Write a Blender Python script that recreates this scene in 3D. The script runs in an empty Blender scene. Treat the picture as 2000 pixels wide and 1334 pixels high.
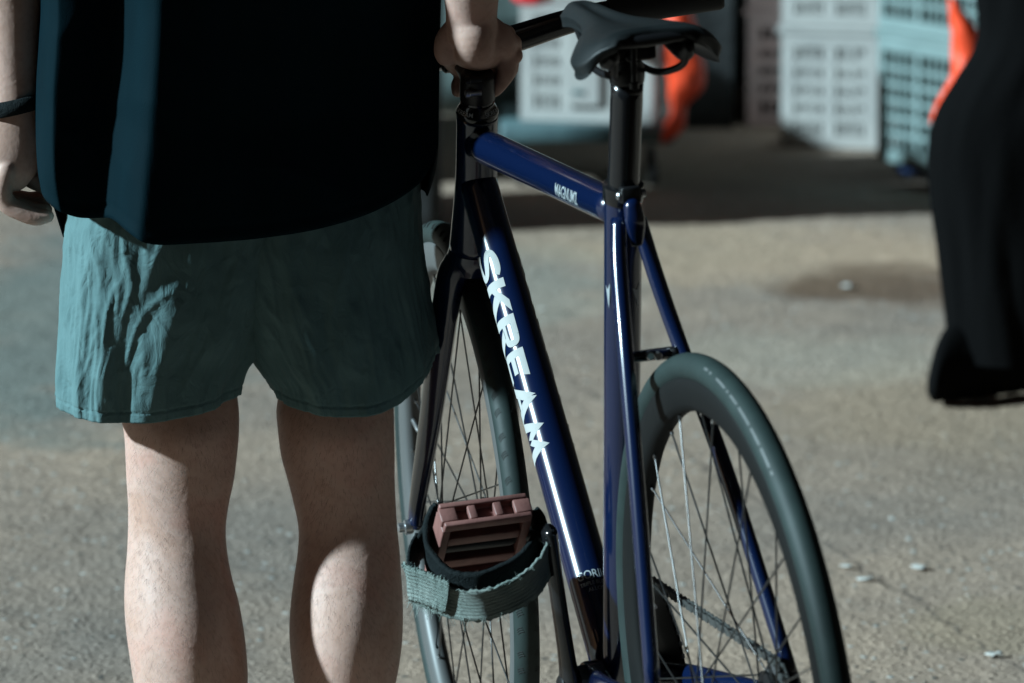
import bpy, bmesh, math, random
from math import sin, cos, pi, radians, sqrt, atan2, exp
from mathutils import Vector, Matrix, noise
random.seed(7)
S = bpy.context.scene
COL = S.collection
V = Vector

# ------------------------------------------------------------------ camera, light, sky, exposure
CAM_H, PITCH, FPX = 1.5991, 0.1674, 11337.57
SUN_AZ, SUN_EL = radians(74.5), radians(26)      # light comes from the left, a little behind the camera
cam_d = bpy.data.cameras.new('camera'); cam = bpy.data.objects.new('camera', cam_d); COL.objects.link(cam)
cam.location = (0, 0, CAM_H); cam.rotation_euler = (pi/2 - PITCH, 0, 0)
cam_d.sensor_width = 36; cam_d.lens = FPX/2000*36
cam_d.clip_start = .05; cam_d.clip_end = 500
cam_d.dof.use_dof = True; cam_d.dof.focus_distance = 6.12; cam_d.dof.aperture_fstop = 7.2
S.camera = cam
w = bpy.data.worlds.new('World'); S.world = w; w.use_nodes = True
nt = w.node_tree; bg = nt.nodes['Background']
sky = nt.nodes.new('ShaderNodeTexSky'); sky.sky_type = 'NISHITA'; sky.sun_disc = False
sky.sun_elevation = SUN_EL; sky.dust_density = 3.0; sky.air_density = 1.2
hs = nt.nodes.new('ShaderNodeMix'); hs.data_type = 'RGBA'; hs.blend_type = 'MULTIPLY'; hs.inputs[0].default_value = 1
hs.inputs[7].default_value = (1.0, .74, .55, 1)
nt.links.new(sky.outputs[0], hs.inputs[6]); nt.links.new(hs.outputs[2], bg.inputs[0]); bg.inputs[1].default_value = 0.0042
sd = bpy.data.lights.new('sun', 'SUN'); so = bpy.data.objects.new('sun', sd); COL.objects.link(so)
sd.energy = 5.0; sd.angle = radians(2.2); sd.color = (.65, .88, .97)
LDIR = V((-sin(SUN_AZ)*cos(SUN_EL), -cos(SUN_AZ)*cos(SUN_EL), sin(SUN_EL)))
so.rotation_euler = LDIR.to_track_quat('Z', 'Y').to_euler()
sky.sun_rotation = atan2(LDIR.x, LDIR.y)
S.view_settings.view_transform = 'Standard'; S.view_settings.look = 'None'; S.view_settings.gamma = 1
S.view_settings.exposure = .78
S.render.engine = 'CYCLES'
S.cycles.use_denoising = True; S.cycles.max_bounces = 8; S.cycles.sample_clamp_indirect = 4
S.cycles.caustics_reflective = False; S.cycles.caustics_refractive = False

# ------------------------------------------------------------------ helpers
cp_, sp_ = cos(PITCH), sin(PITCH)
def ray(px, py):
    u, v = (px-1000)/FPX, -(py-667)/FPX
    return V((u, cp_+v*sp_, -sp_+v*cp_))
def W(px, py, Y):
    d = ray(px, py); return V((0, 0, CAM_H)) + d*(Y/d.y)
def G(px, py, z=0.):
    d = ray(px, py); return V((0, 0, CAM_H)) + d*((z-CAM_H)/d.z)
def PX(Y): return Y/cp_/FPX*1.0            # metres per pixel, near enough

def nmat(name, base, rough=.5, metal=0., spec=.5, coat=0., bump=None, var=None, sss=0., sheen=0., trans=None):
    """base colour; var=(colour2, scale, detail); bump=(scale, strength, distance)"""
    m = bpy.data.materials.new(name); m.use_nodes = True
    t = m.node_tree; b = t.nodes['Principled BSDF']
    b.inputs['Base Color'].default_value = (*base, 1); b.inputs['Roughness'].default_value = rough
    b.inputs['Metallic'].default_value = metal; b.inputs['Specular IOR Level'].default_value = spec
    b.inputs['Coat Weight'].default_value = coat; b.inputs['Coat Roughness'].default_value = .04
    tc = t.nodes.new('ShaderNodeTexCoord')
    if var:
        n = t.nodes.new('ShaderNodeTexNoise'); n.inputs['Scale'].default_value = var[1]; n.inputs['Detail'].default_value = var[2]
        t.links.new(tc.outputs['Object'], n.inputs['Vector'])
        r = t.nodes.new('ShaderNodeValToRGB'); r.color_ramp.elements[0].position = .35; r.color_ramp.elements[1].position = .68
        r.color_ramp.elements[0].color = (*base, 1); r.color_ramp.elements[1].color = (*var[0], 1)
        t.links.new(n.outputs[0], r.inputs[0]); t.links.new(r.outputs[0], b.inputs['Base Color'])
    if bump:
        n = t.nodes.new('ShaderNodeTexNoise'); n.inputs['Scale'].default_value = bump[0]; n.inputs['Detail'].default_value = 4
        t.links.new(tc.outputs['Object'], n.inputs['Vector'])
        bp = t.nodes.new('ShaderNodeBump'); bp.inputs['Strength'].default_value = bump[1]; bp.inputs['Distance'].default_value = bump[2]
        t.links.new(n.outputs[0], bp.inputs['Height']); t.links.new(bp.outputs[0], b.inputs['Normal'])
    if sss:
        b.inputs['Subsurface Weight'].default_value = sss; b.inputs['Subsurface Scale'].default_value = .006
        b.inputs['Subsurface Radius'].default_value = (1, .4, .2)
    if sheen: b.inputs['Sheen Weight'].default_value = sheen
    if trans: b.inputs['Transmission Weight'].default_value = trans
    return m

M = {}
M['paint'] = nmat('blue_paint', (.0025, .009, .040), .22, .05, .6, coat=.8, bump=(900, .03, .0005))
M['paint_black'] = nmat('gloss_black', (.008, .008, .009), .2, 0, .5, coat=.35)
M['black'] = nmat('satin_black', (.007, .007, .008), .4, 0, .4, bump=(400, .1, .0005))
M['saddle'] = nmat('saddle_skin', (.008, .011, .012), .5, 0, .4, bump=(500, .25, .0006))
M['grip'] = nmat('grip_foam', (.016, .017, .018), .7, bump=(700, .4, .001))
M['tyre'] = nmat('tyre_rubber', (.020, .034, .032), .62, 0, .35, bump=(300, .15, .0006), var=((.015, .026, .025), 40, 4))
M['alu'] = nmat('silver_metal', (.55, .56, .57), .28, .9)
M['rim'] = nmat('rim_metal', (.12, .125, .125), .5, .3, bump=(300, .05, .0003))
M['rim_black'] = nmat('matt_black_rim', (.006, .0065, .0065), .65, 0, .2)
M['spoke'] = nmat('spoke_steel', (.12, .12, .12), .28, .9)
M['spoke2'] = nmat('spoke_bright', (.6, .6, .6), .2, 1.)
M['chain'] = nmat('chain_steel', (.34, .35, .34), .32, .85)
M['white'] = nmat('white_print', (.40, .41, .40), .7, 0, .15)
M['greyprint'] = nmat('grey_print', (.36, .40, .42), .35, 0, .5, coat=.4)
M['pedal'] = nmat('pink_nylon', (.25, .115, .10), .5, 0, .4, bump=(250, .3, .0008), var=((.19, .085, .075), 60, 5))
M['skin'] = nmat('skin', (.42, .27, .205), .45, 0, .45, bump=(170, .3, .0012), var=((.49, .34, .275), 34, 6), sss=.12)
M['hair'] = nmat('hair', (.012, .009, .007), .5)
M['shoe'] = nmat('shoe_fabric', (.03, .03, .032), .8, bump=(200, .3, .002))
M['trouser'] = nmat('black_cotton', (.003, .003, .0032), .95, 0, .05, bump=(90, .3, .003))
M['crate_w'] = nmat('white_plastic', (.50, .485, .46), .5, 0, .4, var=((.41, .40, .385), 9, 4), bump=(30, .2, .002))
M['crate_t'] = nmat('pale_green_plastic', (.20, .27, .265), .45, 0, .4, var=((.16, .22, .215), 9, 4))
M['crate_pink_lit'] = nmat('pink_lit_plastic', (.52, .36, .34), .5, var=((.42, .33, .32), 9, 4))  # white crate plastic with orange reflected light put into its colour
M['board'] = nmat('teal_board', (.10, .17, .18), .5, var=((.07, .12, .13), 20, 4))
M['darktarp'] = nmat('dark_tarpaulin', (.014, .016, .017), .7, bump=(12, .6, .02))
M['greytarp'] = nmat('grey_green_cover', (.16, .21, .20), .6, bump=(9, .5, .02), var=((.11, .15, .145), 4, 4))
M['orange'] = nmat('orange_plastic', (.95, .085, .028), .42, 0, .5, bump=(14, .6, .02))
M['wheelrub'] = nmat('castor_rubber', (.02, .02, .02), .7)
M['paper'] = nmat('paper', (.5, .49, .46), .8)

def skin_material():
    m = nmat('skin', (.45, .26, .19), .54, 0, .32, bump=(230, .22, .0010), sss=.10); t = m.node_tree; N = t.nodes.new; L = t.links.new
    b = t.nodes['Principled BSDF']; tc = N('ShaderNodeTexCoord'); cols = [(.49, .30, .235), (.545, .36, .30), (.55, .325, .265)]
    def ns(sc, d, dist=0):
        n = N('ShaderNodeTexNoise'); n.inputs['Scale'].default_value = sc; n.inputs['Detail'].default_value = d; n.inputs['Distortion'].default_value = dist; L(tc.outputs['Object'], n.inputs[0]); return n.outputs[0]
    r = N('ShaderNodeValToRGB'); e = r.color_ramp.elements; e.new(.5)
    for i, p in enumerate((.32, .52, .70)): e[i].position = p; e[i].color = (*cols[i], 1)
    L(ns(15, 5, .5), r.inputs[0])
    r2 = N('ShaderNodeValToRGB'); r2.color_ramp.elements[0].position = .34; r2.color_ramp.elements[0].color = (.74, .70, .68, 1); r2.color_ramp.elements[1].position = .52; r2.color_ramp.elements[1].color = (1, 1, 1, 1)
    L(ns(130, 3), r2.inputs[0])
    x = N('ShaderNodeMix'); x.data_type = 'RGBA'; x.blend_type = 'MULTIPLY'; x.inputs[0].default_value = .4; L(r.outputs[0], x.inputs[6]); L(r2.outputs[0], x.inputs[7]); L(x.outputs[2], b.inputs['Base Color'])
    # soft veins and creases under the fine pores
    bb = N('ShaderNodeBump'); bb.inputs['Strength'].default_value = .18; bb.inputs['Distance'].default_value = .004; L(ns(22, 4, 1.5), bb.inputs['Height'])
    old = b.inputs['Normal'].links[0].from_node; L(bb.outputs[0], old.inputs['Normal'])
    return m
M['skin'] = skin_material()
def fabric(name, c1, c2, fine, crinkle, stretch=(1, 1, .25), sheen=.06, spec=.2):
    m = bpy.data.materials.new(name); m.use_nodes = True; t = m.node_tree; b = t.nodes['Principled BSDF']
    b.inputs['Roughness'].default_value = .78; b.inputs['Specular IOR Level'].default_value = spec; b.inputs['Sheen Weight'].default_value = sheen
    tc = t.nodes.new('ShaderNodeTexCoord'); mp = t.nodes.new('ShaderNodeMapping'); mp.inputs['Scale'].default_value = stretch
    t.links.new(tc.outputs['Object'], mp.inputs[0])
    n = t.nodes.new('ShaderNodeTexNoise'); n.inputs['Scale'].default_value = 25; n.inputs['Detail'].default_value = 5; t.links.new(mp.outputs[0], n.inputs[0])
    r = t.nodes.new('ShaderNodeValToRGB'); r.color_ramp.elements[0].color = (*c1, 1); r.color_ramp.elements[1].color = (*c2, 1)
    r.color_ramp.elements[0].position = .3; r.color_ramp.elements[1].position = .7
    t.links.new(n.outputs[0], r.inputs[0]); t.links.new(r.outputs[0], b.inputs[0])
    a = t.nodes.new('ShaderNodeTexNoise'); a.inputs['Scale'].default_value = crinkle[0]; a.inputs['Detail'].default_value = 6; a.inputs['Distortion'].default_value = 1.2
    t.links.new(mp.outputs[0], a.inputs[0])
    wv = t.nodes.new('ShaderNodeTexNoise'); wv.inputs['Scale'].default_value = fine[0]; wv.inputs['Detail'].default_value = 2
    t.links.new(tc.outputs['Object'], wv.inputs[0])
    b1 = t.nodes.new('ShaderNodeBump'); b1.inputs['Strength'].default_value = crinkle[1]; b1.inputs['Distance'].default_value = crinkle[2]
    b2 = t.nodes.new('ShaderNodeBump'); b2.inputs['Strength'].default_value = fine[1]; b2.inputs['Distance'].default_value = .0008
    t.links.new(a.outputs[0], b1.inputs['Height']); t.links.new(wv.outputs[0], b2.inputs['Height'])
    t.links.new(b1.outputs[0], b2.inputs['Normal']); t.links.new(b2.outputs[0], b.inputs['Normal'])
    return m
M['shorts'] = fabric('teal_nylon', (.085, .160, .166), (.112, .200, .207), (900, .4), (42, .8, .004), (1, 1, .7))
M['shirt'] = fabric('dark_shirt', (.0010, .0085, .0125), (.0018, .0115, .0165), (700, .4), (12, .2, .003), (1, 1, .3), 0, .05)
M['webbing'] = fabric('grey_green_webbing', (.20, .27, .25), (.34, .40, .37), (500, 1), (160, .9, .003), (1, 1, 1))
M['strapblack'] = fabric('black_velcro', (.006, .009, .010), (.011, .015, .016), (900, 1), (200, .8, .002), (1, 1, 1), 0, .1)
# woven ribs in the webbing
def add_weave(m):
    t = m.node_tree; b = t.nodes['Principled BSDF']; old = b.inputs['Normal'].links[0].from_socket
    uv = t.nodes.new('ShaderNodeUVMap'); wv = t.nodes.new('ShaderNodeTexChecker'); wv.inputs['Scale'].default_value = 1
    mp = t.nodes.new('ShaderNodeMapping'); mp.inputs['Scale'].default_value = (110, 9, 1)
    t.links.new(uv.outputs[0], mp.inputs[0]); 
    w1 = t.nodes.new('ShaderNodeTexWave'); w1.inputs['Scale'].default_value = .32; w1.inputs['Distortion'].default_value = .4; w1.inputs['Detail'].default_value = 1
    w2 = t.nodes.new('ShaderNodeTexWave'); w2.bands_direction = 'Y'; w2.inputs['Scale'].default_value = .32; w2.inputs['Distortion'].default_value = .5
    t.links.new(mp.outputs[0], w1.inputs[0]); t.links.new(mp.outputs[0], w2.inputs[0])
    ad = t.nodes.new('ShaderNodeMath'); t.links.new(w1.outputs['Fac'], ad.inputs[0]); t.links.new(w2.outputs['Fac'], ad.inputs[1])
    bp = t.nodes.new('ShaderNodeBump'); bp.inputs['Strength'].default_value = .8; bp.inputs['Distance'].default_value = .0015
    t.links.new(ad.outputs[0], bp.inputs['Height']); t.links.new(old, bp.inputs['Normal']); t.links.new(bp.outputs[0], b.inputs['Normal'])
add_weave(M['webbing'])

def link(o, parent=None, world=True):
    COL.objects.link(o)
    if parent:
        o.parent = parent
        if world: o.matrix_parent_inverse = Matrix.Translation(parent.location).inverted() if parent.type == 'EMPTY' else Matrix()
    return o
def mesh(name, vs, fs, mat, parent=None, smooth=True, world=True, uvs=None):
    me = bpy.data.meshes.new(name); me.from_pydata([tuple(v) for v in vs], [], fs); me.update()
    if smooth: me.polygons.foreach_set('use_smooth', [True]*len(me.polygons))
    if mat: me.materials.append(mat)
    if uvs:
        l = me.uv_layers.new(name='UVMap')
        for p in me.polygons:
            for li in p.loop_indices: l.data[li].uv = uvs[me.loops[li].vertex_index]
    return link(bpy.data.objects.new(name, me), parent, world)
def thing(name, label, cat, loc=(0, 0, 0), group=None):
    o = bpy.data.objects.new(name, None); o.empty_display_size = .1; COL.objects.link(o); o.location = loc
    o['label'] = label; o['category'] = cat
    if group: o['group'] = group
    return o
def tag(o, label, cat, group=None):
    o['label'] = label; o['category'] = cat
    if group: o['group'] = group
    return o
def sp(keys, x):
    """smooth interpolation through (x, v...) rows"""
    n = len(keys)
    if x <= keys[0][0]: return list(keys[0][1:])
    if x >= keys[-1][0]: return list(keys[-1][1:])
    for i in range(n-1):
        if keys[i][0] <= x <= keys[i+1][0]: break
    a, b = keys[i], keys[i+1]; p = keys[max(i-1, 0)]; q = keys[min(i+2, n-1)]
    h = b[0]-a[0]; t = (x-a[0])/h; out = []
    for k in range(1, len(a)):
        m0 = (b[k]-p[k])/(b[0]-p[0]) if i > 0 else (b[k]-a[k])/h
        m1 = (q[k]-a[k])/(q[0]-a[0]) if i < n-2 else (b[k]-a[k])/h
        out.append((2*t**3-3*t*t+1)*a[k]+(t**3-2*t*t+t)*h*m0+(-2*t**3+3*t*t)*b[k]+(t**3-t*t)*h*m1)
    return out
def catmull(pts, n):
    rows = [(i, *p) for i, p in enumerate(pts)]
    return [sp(rows, (len(pts)-1)*k/(n-1)) for k in range(n)]
def frames(pts):
    T = []
    for i in range(len(pts)):
        a = pts[max(i-1, 0)]; b = pts[min(i+1, len(pts)-1)]; T.append((b-a).normalized())
    up = V((0, 0, 1)) if abs(T[0].z) < .9 else V((1, 0, 0))
    N = [(up - T[0]*up.dot(T[0])).normalized()]
    for i in range(1, len(pts)):
        q = T[i-1].rotation_difference(T[i]); n = q @ N[-1]; N.append((n - T[i]*n.dot(T[i])).normalized())
    return T, N
def tube_geo(pts, rad, n=16, steps=None, nref=None, rnd=False, off=0):
    """pts: list of V; rad: list of r or (ra, rb) per point (ra along nref). rounded ends when rnd."""
    rows = []
    for p, r in zip(pts, rad):
        ra, rb = (r if isinstance(r, tuple) else (r, r)); rows.append((*p, ra, rb))
    if steps: rows = catmull(rows, steps)
    if rnd:
        def cap(e, i):
            d = (V(rows[e][:3])-V(rows[i][:3])).normalized(); r = rows[e]; rr = min(r[3], r[4]); out = []
            for k in (.35, .65, .87, .98):
                s = sqrt(1-k*k); p = V(r[:3])+d*rr*k; out.append((*p, r[3]*s, r[4]*s))
            return out
        a = cap(0, 1)[::-1]; b = cap(-1, -2); rows = a+list(rows)+b
    P = [V(r[:3]) for r in rows]; T, N = frames(P)
    if nref is not None: N = [(nref - t*nref.dot(t)).normalized() for t in T]
    vs = []; fs = []
    for p, t, nn, r in zip(P, T, N, rows):
        b = t.cross(nn)
        for k in range(n):
            a = 2*pi*k/n; vs.append(p + nn*(r[3]*cos(a)) + b*(r[4]*sin(a)))
    m = len(P)
    for i in range(m-1):
        for k in range(n):
            k2 = (k+1) % n; fs.append((off+i*n+k, off+i*n+k2, off+(i+1)*n+k2, off+(i+1)*n+k))
    fs.append(tuple(off+k for k in range(n))[::-1]); fs.append(tuple(off+(m-1)*n+k for k in range(n)))
    return vs, fs
def tube(name, pts, rad, mat, parent=None, n=16, steps=None, nref=None, rnd=False, world=True):
    vs, fs = tube_geo([V(p) for p in pts], rad, n, steps, nref, rnd)
    return mesh(name, vs, fs, mat, parent, True, world)
class MB:
    def __init__(s): s.v = []; s.f = []
    def add(s, vs, fs):
        o = len(s.v); s.v += list(vs); s.f += [tuple(i+o for i in f) for f in fs]; return s
    def tube(s, pts, rad, **k): return s.add(*tube_geo([V(p) for p in pts], rad, **k))
    def box(s, c, h, ax=None):
        c = V(c); X, Y, Z = ax if ax else (V((1, 0, 0)), V((0, 1, 0)), V((0, 0, 1)))
        vs = [c+X*(h[0]*i)+Y*(h[1]*j)+Z*(h[2]*k) for i in (-1, 1) for j in (-1, 1) for k in (-1, 1)]
        return s.add(vs, [(0, 1, 3, 2), (4, 6, 7, 5), (0, 4, 5, 1), (2, 3, 7, 6), (0, 2, 6, 4), (1, 5, 7, 3)])
    def lathe(s, o, ax, prof, n=32):
        """prof: (along, radius) list"""
        ax = ax.normalized(); u = ax.orthogonal().normalized(); v = ax.cross(u); vs = []; fs = []
        for (h, r) in prof:
            for k in range(n): a = 2*pi*k/n; vs.append(o+ax*h+u*(r*cos(a))+v*(r*sin(a)))
        for i in range(len(prof)-1):
            for k in range(n): k2 = (k+1) % n; fs.append((i*n+k, i*n+k2, (i+1)*n+k2, (i+1)*n+k))
        fs.append(tuple(range(n))[::-1]); fs.append(tuple((len(prof)-1)*n+k for k in range(n)))
        return s.add(vs, fs)
    def build(s, name, mat, parent=None, smooth=True, world=True, bevel=0):
        o = mesh(name, s.v, s.f, mat, parent, smooth, world)
        if bevel:
            b = o.modifiers.new('b', 'BEVEL'); b.width = bevel; b.segments = 2; b.limit_method = 'ANGLE'
        if smooth and not bevel:
            try: o.data.set_sharp_from_angle(angle=radians(40))
            except Exception: pass
        elif bevel:
            try: o.data.set_sharp_from_angle(angle=radians(180))
            except Exception: pass
        return o

# ------------------------------------------------------------------ ground
def ground_material():
    m = bpy.data.materials.new('worn_concrete'); m.use_nodes = True; t = m.node_tree; N = t.nodes.new; L = t.links.new
    b = t.nodes['Principled BSDF']; b.inputs['Roughness'].default_value = .82; b.inputs['Specular IOR Level'].default_value = .3
    tc = N('ShaderNodeTexCoord'); O = tc.outputs['Object']
    def ns(sc, det, ro=.55):
        n = N('ShaderNodeTexNoise'); n.inputs['Scale'].default_value = sc; n.inputs['Detail'].default_value = det; n.inputs['Roughness'].default_value = ro
        L(O, n.inputs['Vector']); return n.outputs[0]
    def ramp(src, stops):
        r = N('ShaderNodeValToRGB'); e = r.color_ramp.elements
        while len(e) < len(stops): e.new(.5)
        for i, (p, c) in enumerate(stops): e[i].position = p; e[i].color = (*c, 1)
        L(src, r.inputs[0]); return r.outputs[0]
    def mix(f, a, c, mode='MIX', fv=None):
        x = N('ShaderNodeMix'); x.data_type = 'RGBA'; x.blend_type = mode
        if f is not None: L(f, x.inputs[0])
        else: x.inputs[0].default_value = fv
        for s_, v in ((6, a), (7, c)):
            if isinstance(v, tuple): x.inputs[s_].default_value = (*v, 1)
            else: L(v, x.inputs[s_])
        return x.outputs[2]
    big = ns(1.1, 3); mid = ns(9, 5); fine = ns(110, 4, .75)
    c = ramp(big, [(.33, (.27, .22, .185)), (.5, (.345, .262, .208)), (.68, (.42, .31, .235))])
    c = mix(None, c, ramp(mid, [(.3, (.86, .87, .88)), (.7, (1.08, 1.07, 1.06))]), 'MULTIPLY', .8)
    c = mix(None, c, ramp(fine, [(.32, (.6, .6, .6)), (.5, (1, 1, 1)), (.68, (1.3, 1.29, 1.26))]), 'MULTIPLY', .6)
    # aggregate: pale and dark stones showing at the worn surface
    vo = N('ShaderNodeTexVoronoi'); vo.inputs['Scale'].default_value = 75; L(O, vo.inputs['Vector'])
    peb = ramp(vo.outputs['Distance'], [(.0, (1, 1, 1)), (.28, (1, 1, 1)), (.4, (0, 0, 0))])
    sel = N('ShaderNodeSeparateColor'); L(vo.outputs['Color'], sel.inputs[0])
    g = N('ShaderNodeMath'); g.operation = 'GREATER_THAN'; g.inputs[1].default_value = .93; L(sel.outputs[0], g.inputs[0])
    gm = N('ShaderNodeMath'); gm.operation = 'MULTIPLY'; L(g.outputs[0], gm.inputs[0]); L(peb, gm.inputs[1])
    c = mix(gm.outputs[0], c, (.48, .47, .44))
    g2 = N('ShaderNodeMath'); g2.operation = 'LESS_THAN'; g2.inputs[1].default_value = .07; L(sel.outputs[0], g2.inputs[0])
    gm2 = N('ShaderNodeMath'); gm2.operation = 'MULTIPLY'; L(g2.outputs[0], gm2.inputs[0]); L(peb, gm2.inputs[1])
    c = mix(gm2.outputs[0], c, (.10, .095, .085))
    # oily brown stains, and soft patches of warm and teal lamp light painted in
    sep = N('ShaderNodeSeparateXYZ'); L(O, sep.inputs[0])
    def stain_and_light(c, cx, cy, rx, ry, col, k):
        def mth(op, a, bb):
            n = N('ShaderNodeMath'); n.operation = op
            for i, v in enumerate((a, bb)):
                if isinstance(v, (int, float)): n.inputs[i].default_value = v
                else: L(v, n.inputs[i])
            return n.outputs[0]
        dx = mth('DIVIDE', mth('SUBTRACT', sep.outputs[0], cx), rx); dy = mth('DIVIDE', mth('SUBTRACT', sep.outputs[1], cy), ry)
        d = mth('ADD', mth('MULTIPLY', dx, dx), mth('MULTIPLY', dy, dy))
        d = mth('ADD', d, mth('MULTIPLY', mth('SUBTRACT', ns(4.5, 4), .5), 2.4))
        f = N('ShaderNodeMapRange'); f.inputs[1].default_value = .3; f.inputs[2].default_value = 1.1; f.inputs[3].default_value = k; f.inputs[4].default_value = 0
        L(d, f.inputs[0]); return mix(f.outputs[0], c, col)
    for a in STAINS_AND_LIGHT: c = stain_and_light(c, *a)
    p0, p1 = G(1640, 1080), G(2000, 1312); dv = (p1-p0).normalized(); nx_, ny_ = -dv.y, dv.x
    def M_(op, a, bb):
        n = N('ShaderNodeMath'); n.operation = op
        for i, v in enumerate((a, bb)):
            if isinstance(v, (int, float)): n.inputs[i].default_value = v
            else: L(v, n.inputs[i])
        return n.outputs[0]
    dd_ = M_('ADD', M_('MULTIPLY', M_('SUBTRACT', sep.outputs[0], p0.x), nx_), M_('MULTIPLY', M_('SUBTRACT', sep.outputs[1], p0.y), ny_))
    dd_ = M_('ABSOLUTE', M_('ADD', dd_, M_('MULTIPLY', M_('SUBTRACT', ns(14, 4), .5), .05)), 0)
    mr = N('ShaderNodeMapRange'); mr.inputs[1].default_value = .001; mr.inputs[2].default_value = .006; mr.inputs[3].default_value = .55; mr.inputs[4].default_value = 0; L(dd_, mr.inputs[0])
    c = mix(mr.outputs[0], c, (.06, .05, .045))
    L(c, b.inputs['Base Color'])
    b1 = N('ShaderNodeBump'); b1.inputs['Strength'].default_value = .42; b1.inputs['Distance'].default_value = .02; L(ns(62, 5, .7), b1.inputs['Height'])
    b2 = N('ShaderNodeBump'); b2.inputs['Strength'].default_value = .5; b2.inputs['Distance'].default_value = .006; L(peb, b2.inputs['Height'])
    L(b1.outputs[0], b2.inputs['Normal']); L(b2.outputs[0], b.inputs['Normal'])
    return m
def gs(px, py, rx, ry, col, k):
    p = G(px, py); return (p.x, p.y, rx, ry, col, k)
STAINS_AND_LIGHT = [gs(1560, 500, .50, .42, (.50, .35, .24), .7), gs(1860, 800, .30, .45, (.44, .31, .20), .45), gs(1250, 470, .4, .35, (.42, .31, .22), .5), gs(1760, 560, .26, .26, (.13, .075, .045), .85), gs(1600, 700, .3, .3, (.42, .36, .29), .5), gs(150, 640, .36, 1.1, (.17, .20, .185), .8), gs(1000, 560, .25, .5, (.30, .30, .26), .5),  # pale warm and dim teal entries are lamp light painted into the concrete
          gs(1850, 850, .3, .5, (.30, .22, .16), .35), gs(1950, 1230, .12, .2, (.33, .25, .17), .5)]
def build_ground():
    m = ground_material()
    # wide sheet with a finely shaped strip where the camera looks
    xs = [-300, -60, -15, -5] + [-1.6+.016*i for i in range(201)] + [5, 15, 60, 300]
    ys = [-60, -10, 0, 3, 5] + [6.0+.016*i for i in range(300)] + [11.2, 12, 14, 18, 30, 80, 300]
    vs = []; 
    for y in ys:
        for x in xs:
            z = 0
            if -1.7 < x < 1.7 and 5.9 < y < 11:
                q = V((x*22, y*22, 0)); z = (.0025*noise.noise(q) + .0030*noise.noise(q*2.1)) + .003*noise.noise(V((x*4, y*4, 3)))
                f = min(1, (1.7-abs(x))*5, (y-5.9)*5, (11-y)*5); z *= max(f, 0)
            vs.append((x, y, z))
    nx = len(xs); fs = [(j*nx+i, j*nx+i+1, (j+1)*nx+i+1, (j+1)*nx+i) for j in range(len(ys)-1) for i in range(nx-1)]
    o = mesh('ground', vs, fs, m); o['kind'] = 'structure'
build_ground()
# added out of view, left behind the camera, to shade ground and cut bounce
m = None
def bounce_blocker():
    vs = []; fs = []
    for (x0, x1, y0, y1, z0, z1) in ((-3.0, -2.6, -40, 4.2, -.02, 4.2), (-3.02, -2.56, -40, 4.22, 4.2, 4.35), (-2.6, -2.56, -40, 4.21, -.02, .35)):
        o = len(vs); vs += [(x, y, z) for x in (x0, x1) for y in (y0, y1) for z in (z0, z1)]
        fs += [tuple(i+o for i in f) for f in ((0, 1, 3, 2), (4, 6, 7, 5), (0, 4, 5, 1), (2, 3, 7, 6), (0, 2, 6, 4), (1, 5, 7, 3))]
    w_ = mesh('added_shade_wall', vs, fs, nmat('dark_render', (.07, .065, .06), .9, bump=(20, .4, .01)), None, False); w_['kind'] = 'structure'
bounce_blocker()

# ------------------------------------------------------------------ crates, covered stacks, trolley
def crate(label, x, y, z, rot, w_, d_, h_, mat, rows=5, groups=3, slits=5, group=None, fine=False, board=None):
    t = thing('crate', label, 'crate', (x, y, z), group); t.rotation_euler.z = rot
    th = .006
    def panel(width):
        m = MB(); post = .028 if not fine else .016; rail = .018
        for zz, hh in ((.012, .024), (h_-.02, .04)): m.box((0, 0, zz), (width/2, th/2+.002, hh/2))
        z0, z1 = .024, h_-.04; rh = (z1-z0)/rows
        for i in range(1, rows): m.box((0, 0, z0+rh*i), (width/2-.002, th/2, rail*.5 if not fine else .004))
        gw = (width-post*(groups+1))/groups
        for g in range(groups+1):
            m.box((-width/2+post/2+g*(gw+post), 0, h_/2), (post/2, th/2+.001, h_/2-.003))
        for g in range(groups):
            for s in range(1, slits):
                m.box((-width/2+post+g*(gw+post)+gw*s/slits, 0, h_/2), (.0028, th/2-.001, h_/2-.02))
        return m
    for (pw, ox, oy, r) in ((w_, 0, -d_/2, 0), (w_, 0, d_/2, pi), (d_-.012, w_/2-.004, 0, pi/2), (d_-.012, -w_/2+.004, 0, -pi/2)):
        o = panel(pw).build('side_panel', mat, None, smooth=False); o.parent = t; o.location = (ox, oy, 0); o.rotation_euler.z = r
    m = MB(); m.box((0, 0, .006), (w_/2-.01, d_/2-.01, .005)); o = m.build('base', mat, None, smooth=False); o.parent = t
    m = MB()
    for (a, b, c, d) in ((0, -d_/2, w_/2+.008, .009), (0, d_/2, w_/2+.008, .009), (w_/2+.001, 0, .009, d_/2-.01), (-w_/2-.001, 0, .009, d_/2-.01)):
        m.box((a, b, h_-.007), (c, d, .006))
    o = m.build('rim', mat, None, smooth=False); o.parent = t
    if board:
        m = MB(); m.box(board[0], board[1]); o = m.build('blank_plate', M['crate_w'], None, smooth=False); o.parent = t
        m = MB(); m.box((board[0][0]-.01, board[0][1]-.004, board[0][2]-.06), (.011, .003, .004)); o = m.build('handle_slot', M['board'], None, smooth=False); o.parent = t
    return t
GW = 'white crates of the tall stacks'
gy = 11.28
p = W(1173, 240, gy)
b_ = G(1173, 312)
tr = thing('platform_trolley', 'low teal platform trolley carrying the white crates', 'trolley', (W(1145, 300, 11.45).x, 11.48, 0))
bt = p.z
m = MB(); m.box((tr.location.x+.0, 11.42, bt-.02), (.172, .17, .018)); m.build('deck', M['board'], tr, bevel=.008, smooth=False)
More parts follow.
